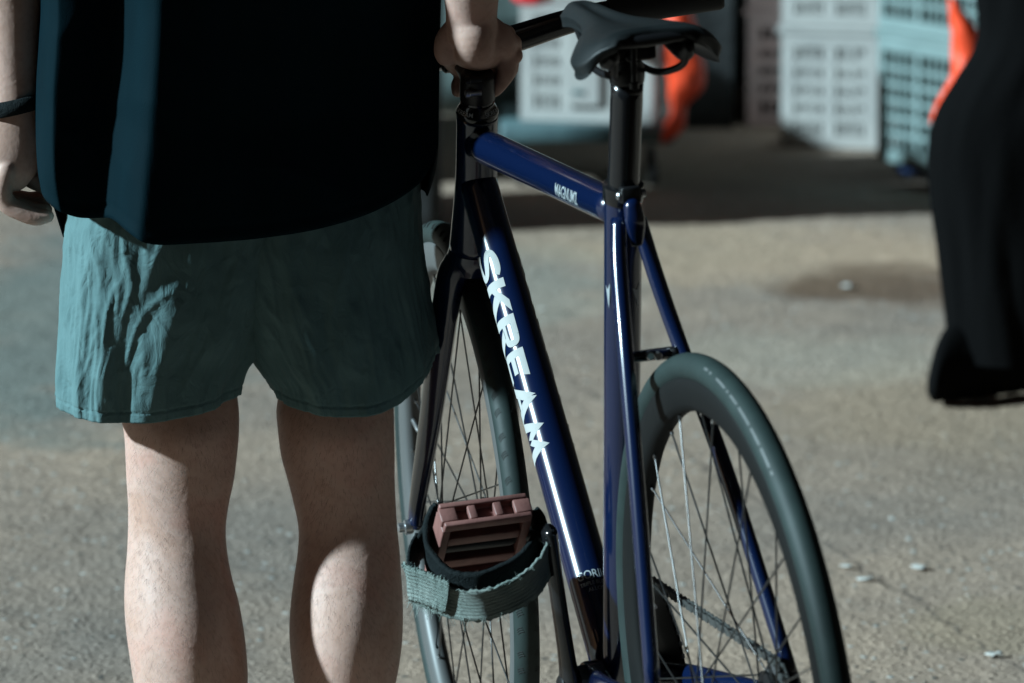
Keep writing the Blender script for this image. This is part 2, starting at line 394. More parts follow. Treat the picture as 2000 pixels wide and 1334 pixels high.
for sx in (-.13, .13):
    for sy in (-.12, .12):
        c = V((tr.location.x+sx, 11.42+sy, .024)); m = MB(); m.lathe(c-V((.009, 0, 0)), V((1, 0, 0)), [(0, .018), (.003, .024), (.015, .024), (.018, .018)], 20); m.build('castor', M['wheelrub'], tr)
crate('white slotted crate with a blank plate, on the teal trolley behind the saddle', p.x, gy+.14, bt, radians(-12), .265, .26, .25, M['crate_w'], board=((-.005, -.138, .12), (.032, .004, .085)))
crate('white crate stacked on top of the blank-plated one, over the trolley', p.x, gy+.14, bt+.252, radians(-10), .265, .26, .25, M['crate_w'])
q = G(1568, 300)
for k, lab in enumerate(('bottom white slotted crate of the tall stack right of the orange bag', 'second white slotted crate up in the tall stack right of the orange bag', 'third white slotted crate up in the tall stack right of the orange bag')):
    crate(lab, q.x+.145, q.y+.25, .002+.25*k, radians(-14), .29, .37, .248, M['crate_w'], group=None)
q = G(1500, 292)
for k, lab in enumerate(('bottom crate coloured with pink reflected light, left of the tall white crate stack', 'upper crate coloured with pink reflected light, left of the tall white crate stack', 'topmost crate coloured with pink reflected light, left of the tall white crate stack')):
    crate(lab, q.x+.05, q.y+.55, .002+.25*k, radians(-6), .12, .36, .248, M['crate_pink_lit'], slits=4, groups=1)  # added stack, standing for the white stack's side in reflected orange light
q = G(1716, 352); dr = radians(-58); c0 = V((q.x, q.y, 0)) + V((cos(dr), sin(dr), 0))*.19 - V((sin(dr), -cos(dr), 0))*.0 + V((-sin(dr), cos(dr), 0))*.14
m_ = thing('crate_dolly', 'small dark blue dolly under the pale green mesh crates', 'dolly', (c0.x, c0.y, 0))
mm = MB(); X_ = V((cos(dr), sin(dr), 0)); Y_ = V((-sin(dr), cos(dr), 0)); mm.box(c0+V((0, 0, .03)), (.17, .12, .010), (X_, Y_, V((0, 0, 1))))
mm.build('deck', nmat('dark_blue_plastic', (.012, .03, .09), .5), m_, bevel=.003, smooth=False)
for i in (-1, 1):
    for j in (-1, 1):
        c = c0+X_*.15*i+Y_*.1*j+V((0, 0, .014)); mm = MB(); mm.lathe(c-Y_*.007, Y_, [(0, .010), (.002, .014), (.012, .014), (.014, .010)], 16); mm.build('castor', M['wheelrub'], m_)
for k, lab in enumerate(('lower pale green mesh crate on the blue dolly', 'middle pale green mesh crate above the blue dolly', 'top pale green mesh crate above the blue dolly')):
    crate(lab, c0.x, c0.y, .042+.262*k, dr, .38, .28, .26, M['crate_t'], rows=6, groups=3, slits=5, fine=True)

def draped(name, label, cat, x0, x1, y0, y1, z0, z1, mat, seed=0, amp=.02):
    vs = []; fs = []; n = 24; rings = 14
    for j in range(rings+1):
        t = j/rings; z = z0+(z1-z0)*min(t/.85, 1); k = 1 if t < .85 else 1-(t-.85)/.15
        if t > .85: z = z1+.01*(1-k)
        for i in range(n*4):
            s, f = divmod(i, n); f /= n
            x, y = [(x0+(x1-x0)*f, y0), (x1, y0+(y1-y0)*f), (x1-(x1-x0)*f, y1), (x0, y1-(y1-y0)*f)][s]
            cx, cy = (x0+x1)/2, (y0+y1)/2
            a = amp*noise.noise(V((x*6+seed, y*6, z*1.6)))*(1 if t < .85 else k); dx, dy = x-cx, y-cy; l = sqrt(dx*dx+dy*dy)
            vs.append((cx+dx*k+a*dx/l, cy+dy*k+a*dy/l, z+amp*.3*noise.noise(V((x*4, y*4, seed)))*(t > .5)))
    m4 = n*4
    for j in range(rings):
        for i in range(m4): fs.append((j*m4+i, j*m4+(i+1) % m4, (j+1)*m4+(i+1) % m4, (j+1)*m4+i))
    fs.append(tuple(range(m4))[::-1])
    return tag(mesh(name, vs, fs, mat), label, cat)
def xat(px, Y): return W(px, 300, Y).x
draped('covered_stack', 'grey green covered stack between the shirt and the white crates', 'covered stack', xat(800, 12.4), xat(1040, 12.4), 12.4, 13.0, 0, 1.05, M['greytarp'], 3)
draped('covered_stack', 'black covered stack right of the orange bag, before the pink-lit crates', 'covered stack', xat(1340, 12.15), xat(1432, 12.15), 12.15, 13.2, 0, 1.1, M['darktarp'], 9)
draped('covered_stack', 'dark teal covered stack in the gap left of the pink-lit crates', 'covered stack', xat(1425, 12.9), xat(1560, 12.9), 12.9, 13.6, 0, 1.2, M['board'], 19)
draped('covered_stack', 'long low black covered stack filling the far back', 'covered stack', xat(860, 13.7), xat(2300, 13.7), 13.7, 14.3, 0, .9, M['darktarp'], 29)
draped('covered_stack', 'unseen black block added behind the person to shade the far ground', 'covered stack', xat(400, 11.0), xat(858, 11.0), 10.66, 11.05, 0, .55, M['darktarp'], 39)  # added out of sight to cast the dark band across the ground
draped('covered_stack', 'lower unseen black block, added further back to shade ground by the crates', 'covered stack', xat(560, 11.9), xat(858, 11.9), 11.34, 12.3, 0, .42, M['darktarp'], 49)  # added out of sight to darken the ground strip past the trolley

def profile_bag(name, label, rows, Y, thick, mat, seed=1):
    """hanging crumpled bag: rows of (py, xl, xr)"""
    vs = []; fs = []; n = 20; R = 26
    for j in range(R):
        py = rows[0][0]+(rows[-1][0]-rows[0][0])*j/(R-1); xl, xr = sp(rows, py)
        a = W(xl, py, Y); b = W(xr, py, Y); c = (a+b)/2; hw = (b.x-a.x)/2; th = thick*(.5+.5*min(1, hw/.035))*(1 if 0 < j < R-1 else .4)
        for k in range(n):
            an = 2*pi*k/n; q = V((cos(an)*1.0, sin(an), 0)); nn = 1+.28*noise.noise(V((cos(an)*2.2+seed, sin(an)*2.2, c.z*22)))
            vs.append(c+V((q.x*hw*min(nn, 1.1), q.y*th*nn, 0)))
    for j in range(R-1):
        for k in range(n): fs.append((j*n+k, (j+1)*n+k, (j+1)*n+(k+1) % n, j*n+(k+1) % n))
    fs.append(tuple(range(n))); fs.append(tuple((R-1)*n+k for k in range(n))[::-1])
    return tag(mesh(name, vs, fs, mat), label, 'bag')
profile_bag('orange_bag', 'bright orange bag hanging beside the white crate behind the saddle', [(-40, 1310, 1345), (20, 1298, 1350), (60, 1292, 1362), (110, 1294, 1372), (150, 1300, 1376), (180, 1304, 1368), (203, 1308, 1346), (225, 1308, 1340), (245, 1296, 1336), (262, 1286, 1325), (281, 1284, 1306)], 11.27, .035, M['orange'])
profile_bag('orange_bag', 'small orange bag between the green mesh crates and the black trousers', [(-5, 1852, 1866), (25, 1854, 1884), (60, 1858, 1908), (100, 1860, 1920), (150, 1858, 1925), (200, 1832, 1900), (235, 1820, 1870), (262, 1826, 1850)], 10.7, .03, M['orange'], 5)
profile_bag('red_bag', 'red bag sagging over the white crate edge, above the handlebar', [(-60, 1005, 1085), (-20, 1000, 1082), (0, 1006, 1076), (11, 1022, 1052)], 11.2, .03, nmat('red_plastic', (.75, .04, .05), .45), 8)

# scraps lying on the ground
for (px, py, l, s, rot, lab) in ((1690, 1133, .016, .006, -.3, 'white paper scrap just right of the rear tyre'), (1652, 1108, .013, .004, -.6, 'thin pale scrap almost touching the rear tyre'),
        (1795, 1110, .010, .009, .8, 'small crumpled white scrap above the other two'), (1941, 1280, .015, .008, -.5, 'flat white scrap near the lower right corner'),
        (1058, 606, .008, .006, .2, 'tiny pale chip between the down tube and the seat tube'), (655+999, 560, .012, .009, .4, 'small pale chip left of the walking person')):
    g = G(px, py, .002); l *= .75; s *= .8; m = MB(); ax = (V((cos(rot), sin(rot), .1)).normalized(), V((-sin(rot), cos(rot), 0)), V((0, 0, 1)))
    vs = []; fs = []
    for i in range(7):
        for j in range(5):
            u, v = i/3-1, j/2-1
            vs.append(g + ax[0]*(l*u*(1-.2*v*v)) + ax[1]*(s*1.6*v*(1-.25*u*u)) + V((0, 0, .004*noise.noise(V((u*2+px, v*2, 0)))+.003)))
    fs = [(i*5+j, (i+1)*5+j, (i+1)*5+j+1, i*5+j+1) for i in range(6) for j in range(4)]
    o = mesh('paper_scrap', vs, fs, M['paper']); sd_ = o.modifiers.new('s', 'SOLIDIFY'); sd_.thickness = .001
    tag(o, lab, 'paper scrap', 'pale scraps lying on the ground')

# ------------------------------------------------------------------ people
def remeshed(name, mb, mat, parent, voxel, smooth=2):
    me = bpy.data.meshes.new('tmp'); me.from_pydata([tuple(v) for v in mb.v], [], mb.f)
    bm = bmesh.new(); bm.from_mesh(me); bmesh.ops.recalc_face_normals(bm, faces=bm.faces); bm.to_mesh(me); bm.free()
    o = bpy.data.objects.new('tmp', me); COL.objects.link(o)
    r = o.modifiers.new('r', 'REMESH'); r.mode = 'VOXEL'; r.voxel_size = voxel
    s = o.modifiers.new('s', 'SMOOTH'); s.iterations = smooth; s.factor = .5
    dg = bpy.context.evaluated_depsgraph_get(); ev = o.evaluated_get(dg); nm = bpy.data.meshes.new_from_object(ev)
    bpy.data.objects.remove(o); nm.name = name; nm.materials.clear(); nm.materials.append(mat)
    nm.polygons.foreach_set('use_smooth', [True]*len(nm.polygons))
    return link(bpy.data.objects.new(name, nm), parent)
def ring_loft(mb, rows, n=40, steps=40, close=True):
    """rows: (z, cx, cy, rx, ry_back, ry_front) horizontal rings"""
    vs = []; fs = []
    z0, z1 = rows[0][0], rows[-1][0]
    for j in range(steps):
        z = z0+(z1-z0)*j/(steps-1); cx, cy, rx, rb, rf = sp(rows, z)
        for k in range(n):
            a = 2*pi*k/n; y = sin(a); vs.append(V((cx+rx*cos(a), cy+(rf if y > 0 else rb)*y, z)))
    for j in range(steps-1):
        for k in range(n): fs.append((j*n+k, j*n+(k+1) % n, (j+1)*n+(k+1) % n, (j+1)*n+k))
    fs.append(tuple(range(n))[::-1]); fs.append(tuple((steps-1)*n+k for k in range(n)))
    mb.add(vs, fs)
def zat(py, Y): return W(1000, py, Y).z

# ---- main person, seen from behind
YP = 6.15
per = thing('person', 'person seen from behind in dark shirt and teal shorts, holding the bicycle', 'person', (W(510, 1700, YP).x, YP, 0))
B = MB()
def leg(sil, yc, back, front, foot):
    rows = []
    for (py, xl, xr), bk, fr in zip(sil, back, front):
        a = W(xl, py, YP+yc); b = W(xr, py, YP+yc); rows.append((a.z, (a.x+b.x)/2, YP+yc, (b.x-a.x)/2, bk, fr))
    rows.append((.10, foot[0], YP+yc+.005, .034, .040, .036)); rows.append((.06, foot[0], YP+yc+.01, .036, .05, .05))
    rows.sort(); ring_loft(B, rows, 64, 90)
legL = [(560, 240, 430), (700, 236, 452), (795, 233, 466), (843, 242, 467), (890, 245, 463), (938, 247, 457), (985, 250, 447), (1033, 250, 441), (1080, 248, 444), (1128, 244, 453), (1175, 243, 466), (1223, 246, 475), (1270, 252, 481), (1334, 262, 484), (1420, 280, 474), (1520, 312, 448)]
legR = [(560, 590, 760), (700, 560, 765), (795, 540, 769), (843, 543, 770), (890, 549, 771), (938, 562, 771), (985, 574, 773), (1033, 583, 776), (1080, 581, 781), (1128, 574, 784), (1175, 568, 787), (1223, 565, 787), (1270, 567, 784), (1334, 575, 773), (1420, 590, 752), (1520, 612, 722)]
bkL = [.035, .044, .058, .062, .056, .050, .046, .047, .055, .065, .075, .082, .083, .078, .066, .050]
frL = [.08, .075, .068, .064, .062, .062, .063, .062, .056, .05, .05, .05, .05, .05, .048, .044]
leg(legL, 0, bkL, frL, (W(378, 1700, YP).x,))
leg(legR, .044, bkL, frL, (W(668, 1700, YP).x,))
# tendons beside the hollow of the left knee
for (x0, x1) in ():
    yy = YP + (0 if x0 < 500 else .028)
    B.tube([W(x0, 840, yy-.052), W(x0, 900, yy-.049), W(x1, 960, yy-.040), W(x1, 1010, yy-.032)], [.005, .008, .007, .004], n=12, steps=14, rnd=True)
zc = zat(640, YP)
trunk = [(zc+.0, .0, .09, .03), (zc+.03, .0, .12, .035), (zc+.2, 0, .13, .055), (zc+.32, .0, .13, .055), (zc+.46, 0, .14, .06), (1.30, 0, .165, .07), (1.37, 0, .13, .07), (1.41, 0, .07, .065), (1.44, 0, .055, .058), (1.49, 0, .054, .058)]
xc = W(500, 640, YP).x
ring_loft(B, [(z, xc+dx*.1, YP+(.02 if z < 1.4 else 0), rx, ry, ry) for (z, dx, rx, ry) in trunk], 48, 60)
# head with face, turned ahead
hz = 1.585; hx = xc
hd = MB(); vs = []; fs = []
for j in range(31):
    t = pi*j/30
    for k in range(40):
        a = 2*pi*k/40; x = sin(t)*cos(a); y = sin(t)*sin(a); z = -cos(t)
        jaw = 1-.22*max(0, -z)**1.3
        f = 1+.0
        vs.append(V((hx+.076*x*jaw, YP+.02+.097*y*(1-.1*max(0, -z))+(.012 if y > .6 and z < -.3 else 0), hz+.12*z)))
for j in range(30):
    for k in range(40): fs.append((j*40+k, j*40+(k+1) % 40, (j+1)*40+(k+1) % 40, (j+1)*40+k))
B.add(vs, fs)
B.tube([V((hx, YP+.105, hz+.02)), V((hx, YP+.13, hz-.015)), V((hx, YP+.115, hz-.03))], [.008, .014, .012], n=12, steps=8, rnd=True)
B.tube([V((hx-.022, YP+.107, hz-.058)), V((hx, YP+.117, hz-.056)), V((hx+.022, YP+.107, hz-.058))], [.006, .009, .006], n=10, steps=8, rnd=True)
for s in (-1, 1):
    B.tube([V((hx+s*.076, YP+.02, hz-.025)), V((hx+s*.085, YP+.012, hz+.0)), V((hx+s*.08, YP+.015, hz+.03))], [.009, .013, .011], n=10, steps=8, rnd=True)
    B.tube([V((hx+s*.018, YP+.104, hz+.02)), V((hx+s*.042, YP+.094, hz+.02))], [.011, .010], n=10, rnd=True)
# right arm (to the stem)
YA = 6.108
def PT(px, py, Y): return W(px, py, Y)
sh = V((xc+.185, YP, 1.335)); el = W(955, -330, YA-.13)
B.tube([sh, sh*.5+el*.5+V((.012, 0, 0)), el], [.05, .046, .040], n=24, steps=14, rnd=True)
B.tube([el, W(935, -150, YA-.075), W(922, -40, YA-.045), W(921, 20, YA-.030), W(921, 62, YA-.022)], [.041, (.038, .038), (.0315, .028), (.0275, .024), (.0275, .024)], n=28, steps=24, rnd=True, nref=V((1, 0, 0)))
# wrist heel and back of the hand, resting over the stem
B.tube([W(921, 40, YA-.026), W(926, 78, YA-.032), W(931, 100, YA-.020), W(938, 100, YA+.02), W(945, 95, YA+.05), W(952, 92, YA+.075)], [(.0270, .023), (.0225, .020), (.0215, .019), (.034, .021), (.040, .018), (.038, .013)], n=30, steps=26, rnd=True, nref=V((1, 0, 0)))
B.tube([W(950, 50, YA-.012), W(972, 76, YA-.010), W(986, 94, YA+.002), W(990, 104, YA+.04)], [.014, .0175, .0150, .012], n=20, steps=14, rnd=True)       # little-finger side
B.tube([W(897, 50, YA-.004), W(880, 78, YA+.004), W(874, 98, YA+.008), W(872, 108, YA+.02)], [.014, .0160, .0150, .012], n=20, steps=14, rnd=True)       # ball of the thumb
for kx, ky, kd, kr in ((990, 66, .012, .0095), (1001, 84, .004, .010), (1004, 108, .000, .0098)):
    B.tube([W(kx-8, ky-4, YA+kd), W(kx, ky, YA+kd)], [kr, kr], n=14, rnd=True)
# fingers curl over the right side of the stem
for i, (dx, dy, r, dz) in enumerate(((0, 0, .0102, 0), (3, -6, .0108, .019), (3, -12, .0112, .038), (-1, -16, .0108, .057))):
    B.tube([W(986+dx, 92+dy, YA+.000+dz), W(992+dx, 112+dy, YA+.000+dz), W(990+dx, 138+dy, YA+.002+dz), W(979+dx, 158+dy, YA+.004+dz), W(966+dx, 171+dy, YA+.006+dz), W(957+dx, 178+dy, YA+.012+dz)],
           [r*1.05, r*.92, r*1.02, r*.90, r*.95, r*.82], n=16, steps=28, rnd=True)
# thumb comes down on the other side, its tip showing left of the stem
B.tube([W(878, 106, YA+.03), W(888, 124, YA+.055), W(908, 145, YA+.065), W(897, 168, YA+.060), W(894, 178, YA+.056)], [.012, .011, .0105, .0095, .007], n=16, steps=22, rnd=True)
# left arm hanging
YL = 6.10
shl = V((xc-.185, YP, 1.335)); ell = W(22, -330, YL)
B.tube([shl, shl*.5+ell*.5-V((.014, 0, 0)), ell], [.05, .046, .040], n=24, steps=14, rnd=True)
B.tube([ell, W(20, -150, YL-.012), W(20, 0, YL-.006), W(24, 120, YL), W(27, 190, YL+.002), W(28, 235, YL+.004)], [.041, .040, (.033, .031), (.028, .026), (.0265, .022), (.028, .021)], n=28, steps=26, rnd=True, nref=V((1, 0, 0)))
B.tube([W(28, 215, YL+.004), W(28, 262, YL+.002), W(20, 312, YL), W(10, 345, YL+.002)], [(.027, .021), (.0335, .019), (.032, .017), (.026, .015)], n=26, steps=20, rnd=True, nref=V((1, .15, 0)))
# thumb of the left hand, pointing to the thigh
B.tube([W(55, 255, YL+.02), W(62, 295, YL+.03), W(60, 330, YL+.035), W(76, 352, YL+.035), W(96, 364, YL+.034)], [.014, .0135, .0135, .011, .009], n=16, steps=20, rnd=True)
B.tube([W(40, 330, YL+.03), W(62, 348, YL+.03), W(84, 362, YL+.03)], [.010, .011, .009], n=14, steps=10, rnd=True)
# curled fingers
for i, (x0, y0, dd, r) in enumerate(((8, 338, -.010, .0100), (4, 334, .008, .0106), (0, 330, .026, .0108), (-6, 326, .044, .0100))):
    B.tube([W(x0+4, y0-8, YL+dd), W(x0-6, y0+28, YL+dd-.002), W(x0+4, y0+58, YL+dd+.002), W(x0+34, y0+76-i*5, YL+dd+.004), W(x0+62, y0+86-i*7, YL+dd+.006), W(x0+84, y0+84-i*8, YL+dd+.008)],
           [r*1.15, r*1.1, r*1.06, r, r*.94, r*.76], n=16, steps=30, rnd=True)
body = remeshed('body', B, M['skin'], per, .0020, 3)

# shirt
def shirt_build():
    nth, nv = 360, 150; vs = []; fs = []
    top_z = 1.38
    # back hem in the picture, px -> py
    hem = [(60, 372), (85, 378), (100, 385), (130, 402), (165, 416), (205, 418), (230, 417), (270, 437), (310, 455), (400, 460), (500, 462), (600, 458), (700, 442), (780, 415), (830, 378), (850, 330), (862, 290), (900, 280)]
    sideL = [(-200, 88), (0, 88), (60, 84), (160, 78), (300, 82), (380, 96), (460, 110)]
    sideR = [(-200, 868), (0, 860), (200, 857), (300, 855), (350, 846), (400, 828), (460, 800)]
    edge = [(-200, 275), (0, 262), (200, 250), (410, 230), (480, 226)]
    for j in range(nv+1):
        t = j/nv
        for i in range(nth):
            a = 2*pi*i/nth; c, s = cos(a), -sin(a)     # s<0 is the camera side
            # super-ellipse outline
            ex = .62; ux = (abs(c)**ex)*(1 if c > 0 else -1); uy = (abs(s)**ex)*(1 if s > 0 else -1)
            front = s > 0
            # hem height for this angle
            px0 = 470+385*ux
            if not front: ph = sp(hem, px0)[0]
            else: ph = 438 - 10*(1-abs(ux)) if ux < 0 else 360-30*(1-abs(ux))
            if front and ux < -.97: ph = 438
            if not front and ux < -.93: ph = min(ph, 390)
            py_bot = ph
            if front: zb = zat(py_bot, YP+.10)
            else: zb = zat(py_bot, YP-.108)
            z = zb+(top_z-zb)*t
            py = 667-(z-zat(667, YP))/(zat(0, YP)-zat(667, YP))*667 if True else 0
            pyc = max(min(py, 470), -200)
            L_, R_ = sp(sideL, pyc)[0], sp(sideR, pyc)[0]
            if front and ux < -.3: L_ = L_+8
            xl, xr = W(L_, 200, YP).x, W(R_, 200, YP).x
            cx, hw = (xl+xr)/2, (xr-xl)/2
            if z > 1.18: k = (z-1.18)/(top_z-1.18); hw *= (1-.62*k**2.2)
            x = cx+hw*ux
            dep = .108 if not front else .105
            if z > 1.25: dep *= 1-.45*((z-1.25)/(top_z-1.25))**2
            y = YP+dep*uy
            pxx = 1000+(x-0)/PX(YP)
            if not front:
                e = sp(edge, pyc)[0]-14+9*noise.noise(V((0, z*7, 3)))
                d = 0
                # first ridge near the side, falling into a valley at the edge, second ridge, then flat
                d += .008*exp(-((pxx-110)/34)**2)
                if pxx < e: d -= .026*exp(-((e-pxx)/70)**2)
                elif pxx < e+85: q_ = (pxx-e)/85; d += -.026+.060*(q_*q_*(3-2*q_)*.6+q_*.4)
                else: d += .034*exp(-((pxx-e-85)/190)**2)
                u_ = (pxx-520)/190
                d += .002*exp(-u_*u_); d += .0022*max(0, 1-abs(noise.noise(V((x*9+z*5, z*6-x*3, 12))))*3)**2
                if t < .022: d += -.0012 if .016 < t < .022 else .0006
                d += .0022*noise.noise(V((x*14, z*3, 1)))+.0012*noise.noise(V((x*40, z*7, 4)))
                fade = min(1, (1-abs(ux))*7)
                y -= d*fade
                y += .36*(x-cx)*min(1, abs(uy)*1.4) # the back faces slightly right
                # lower hem lifts away from the body
                y -= .014*max(0, 1-t*6)
            else:
                y += .006*noise.noise(V((x*12, z*4, 9)))
            x += .0025*noise.noise(V((z*6, a*2, 7)))
            vs.append(V((x, y, z)))
    for j in range(nv):
        for i in range(nth): fs.append((j*nth+i, (j+1)*nth+i, (j+1)*nth+(i+1) % nth, j*nth+(i+1) % nth))
    o = mesh('t_shirt', vs, fs, M['shirt'], per)
    sl = o.modifiers.new('s', 'SOLIDIFY'); sl.thickness = .0022; sl.offset = -1
    for s in (-1, 1):
        sh_ = V((xc+s*.155, YP, 1.345)); e_ = (sh if s > 0 else shl)*.45+(el if s > 0 else ell)*.55
        tube('sleeve', [sh_, sh_*.5+e_*.5+V((s*.012, 0, 0)), e_+V((s*.01, 0, 0))], [.075, .072, .076], M['shirt'], o, n=32, steps=16)
shirt_build()

# shorts
def shorts_build():
    mb = MB()
    def one(sl, sr, hemf, hemb, ccy, depth, seed, turn):
        nth, nv = 300, 150; vs = []; fs = []
        for j in range(nv+1):
            t = j/nv
            for i in range(nth):
                a = 2*pi*i/nth; c, s = cos(a), -sin(a); ex = .84
                ux = (abs(c)**ex)*(1 if c > 0 else -1); uy = (abs(s)**ex)*(1 if s > 0 else -1)
                ph = sp(hemb, ux)[0] if s <= 0 else sp(hemb, ux)[0]-hemf*(s)
                py = 330+(ph-330)*t
                L_, R_ = sp(sl, py)[0], sp(sr, py)[0]
                p1 = W(L_, py, YP+ccy); p2 = W(R_, py, YP+ccy)
                cx, hw = (p1.x+p2.x)/2, (p2.x-p1.x)/2
                dd = depth*(1-.22*t*t)
                p1 = W(L_, py, YP+ccy+(dd*uy if s <= 0 else 0))
                x = cx+hw*ux; y = YP+ccy+dd*uy; z = p1.z
                z -= 0
                # folds: tall soft pleats growing towards the hem, sharper crinkles over them
                q = V((a*1.6+seed, z*2.2, seed)); g = noise.noise(q*1.5)
                amp = (.003+.007*t)
                rr = amp*noise.noise(V((cos(a)*3.1+seed, sin(a)*3.1, z*3+seed)))
                rr += .004*noise.noise(V((cos(a)*5+seed, sin(a)*5, z*20)))
                rg = 1-abs(noise.noise(V((cos(a)*9+seed*2+1.2*noise.noise(V((z*14, a, 1))), sin(a)*9, z*13))))*2
                rr += .0022*max(0, rg)**2
                rg2 = 1-abs(noise.noise(V((cos(a)*22+seed, sin(a)*22, z*24))))*2
                rr += .0009*max(0, rg2)
                if t > .955: rr -= .0012*(1 if t < .965 else 0); rr += .0012*noise.noise(V((a*30, 0, seed)))
                n_ = V((cos(a), -sin(a), 0))
                x += n_.x*rr*.8; y += n_.y*rr
                y += turn*(x-cx)*(abs(uy))
                vs.append(V((x, y, z)))
        for j in range(nv):
            for i in range(nth): fs.append((j*nth+i, j*nth+(i+1) % nth, (j+1)*nth+(i+1) % nth, (j+1)*nth+i))
        mb.add(vs, fs)
    # hem line: u -1..1 -> py
    one([(330, 136), (420, 131), (450, 124), (520, 122), (600, 120), (700, 117), (760, 115), (830, 116)],
        [(330, 600), (450, 590), (600, 550), (690, 508), (705, 499), (722, 486), (745, 477), (770, 471), (830, 468)],
        30, [(-1, 772), (-.93, 795), (-.8, 808), (-.5, 821), (-.1, 826), (.3, 822), (.7, 806), (.9, 785), (1, 770)], -.005, .116, 1.3, .22)
    one([(330, 400), (450, 410), (600, 445), (690, 486), (712, 497), (730, 508), (760, 528), (830, 541)],
        [(330, 822), (400, 821), (450, 822), (520, 829), (580, 838), (640, 850), (700, 856), (830, 850)],
        30, [(-1, 758), (-.9, 775), (-.75, 790), (-.4, 808), (0, 815), (.35, 808), (.65, 783), (.87, 735), (1, 690)], .034, .112, 7.7, .26)
    o = mesh('shorts', mb.v, mb.f, M['shorts'], per)
    sl = o.modifiers.new('s', 'SOLIDIFY'); sl.thickness = .0018; sl.offset = -1
shorts_build()
# wristband
wb = []
c0 = W(27, 206, YL+.002)
m = MB(); vs = []; fs = []
for k in range(48):
    a = 2*pi*k/48
    for (r, dz) in ((.0, -.0085), (.003, -.0075), (.0035, 0), (.003, .0075), (.0, .0085)):
        vs.append(c0+V(((.0278+r)*cos(a), (.0235+r)*sin(a), dz+.006*cos(a))))
for k in range(48):
    for i in range(4): fs.append((k*5+i, ((k+1) % 48)*5+i, ((k+1) % 48)*5+i+1, k*5+i+1))
mesh('wristband', vs, fs, M['strapblack'], per)
# hair, shoes
m = MB(); vs = []; fs = []
for j in range(25):
    t = pi*(.30+.70*j/24)
    for k in range(48):
        a = 2*pi*k/48; x = sin(t)*cos(a); y = sin(t)*sin(a); z = -cos(t)
        if y > .2 and z < .45: x *= .93; y *= .9
        r = 1.09+.03*noise.noise(V((x*9, y*9, z*9)))
        vs.append(V((hx+.076*x*r, YP+.02+.097*y*r, hz+.005+.12*z*r)))
for j in range(24):
    for k in range(48): fs.append((j*48+k, j*48+(k+1) % 48, (j+1)*48+(k+1) % 48, (j+1)*48+k))
mesh('hair', vs, fs, M['hair'], per)
def shoe(px_x, Yc, parent, dirv=V((0, 1, 0)), L=.27, mat=None):
    sd2 = dirv.cross(V((0, 0, 1))); o0 = V((px_x, Yc, 0)); vs = []; fs = []; n = 28
    rows = [(-.085, .026, .05, .05), (-.07, .034, .075, .075), (-.03, .037, .095, .095), (.02, .038, .09, .085), (.07, .043, .07, .065), (.12, .047, .055, .05), (.16, .042, .045, .042), (.185, .025, .03, .03)]
    R = 26
    for j in range(R):
        f = rows[0][0]+(rows[-1][0]-rows[0][0])*j/(R-1); wd, tp, _ = sp(rows, f)
        for k in range(n):
            a = 2*pi*k/n; x = cos(a)*wd; z = max(0, .5+.5*sin(a)*1.15)*tp*(1 if sin(a) > -.9 else 1)
            vs.append(o0+dirv*f+sd2*x+V((0, 0, max(z, .001))))
    for j in range(R-1):
        for k in range(n): fs.append((j*n+k, j*n+(k+1) % n, (j+1)*n+(k+1) % n, (j+1)*n+k))
    fs.append(tuple(range(n))[::-1]); fs.append(tuple((R-1)*n+k for k in range(n)))
    o = mesh('shoe', vs, fs, mat or M['shoe'], parent)
    m = MB(); sv = []; 
    for j in range(R):
        f = rows[0][0]-.004+(rows[-1][0]-rows[0][0]+.008)*j/(R-1); wd = sp(rows, f)[0]+.004
        for s_ in (-1, 1):
            for z in (0.0, .018): sv.append(o0+dirv*f+sd2*(wd*s_)+V((0, 0, z)))
    sf = []
    for j in range(R-1):
        a = j*4; b = a+4; sf += [(a, b, b+1, a+1), (a+2, a+3, b+3, b+2), (a, a+2, b+2, b), (a+1, b+1, b+3, a+3)]
    sf += [(0, 1, 3, 2), (4*R-4, 4*R-2, 4*R-1, 4*R-3)]
    mesh('sole', sv, sf, M['wheelrub'], o)
shoe(W(378, 1700, YP).x, YP+.03, per); shoe(W(668, 1700, YP).x, YP+.08, per)
# fine leg hair
def leg_hair():
    rnd = random.Random(4); vs = []; fs = []
    me = body.data; P = me.polygons; n = 0; tries = 0; np_ = len(P)
    while n < 5200 and tries < 400000:
        tries += 1; f = P[rnd.randrange(np_)]; c = f.center
        if c.z > zat(800, YP) or c.z < .12 or c.y > YP+.03: continue
        nn = f.normal.copy(); d = (nn*.8+V((rnd.uniform(-.5, .5), rnd.uniform(-.3, .3), -.9))).normalized()
        side = d.cross(nn).normalized(); L = rnd.uniform(.004, .011); w_ = .00007; o = len(vs); b2 = (d+V((0, 0, -.7))).normalized()
        p0, p1, p2 = c, c+d*L*.5, c+d*L*.5+b2*L*.5
        vs += [p0-side*w_, p0+side*w_, p1+side*w_*.8, p1-side*w_*.8, p2]
        fs += [(o, o+1, o+2, o+3), (o+3, o+2, o+4)]; n += 1
    o = mesh('leg_hair', vs, fs, M['hair'], per); o['kind'] = 'stuff'
leg_hair()

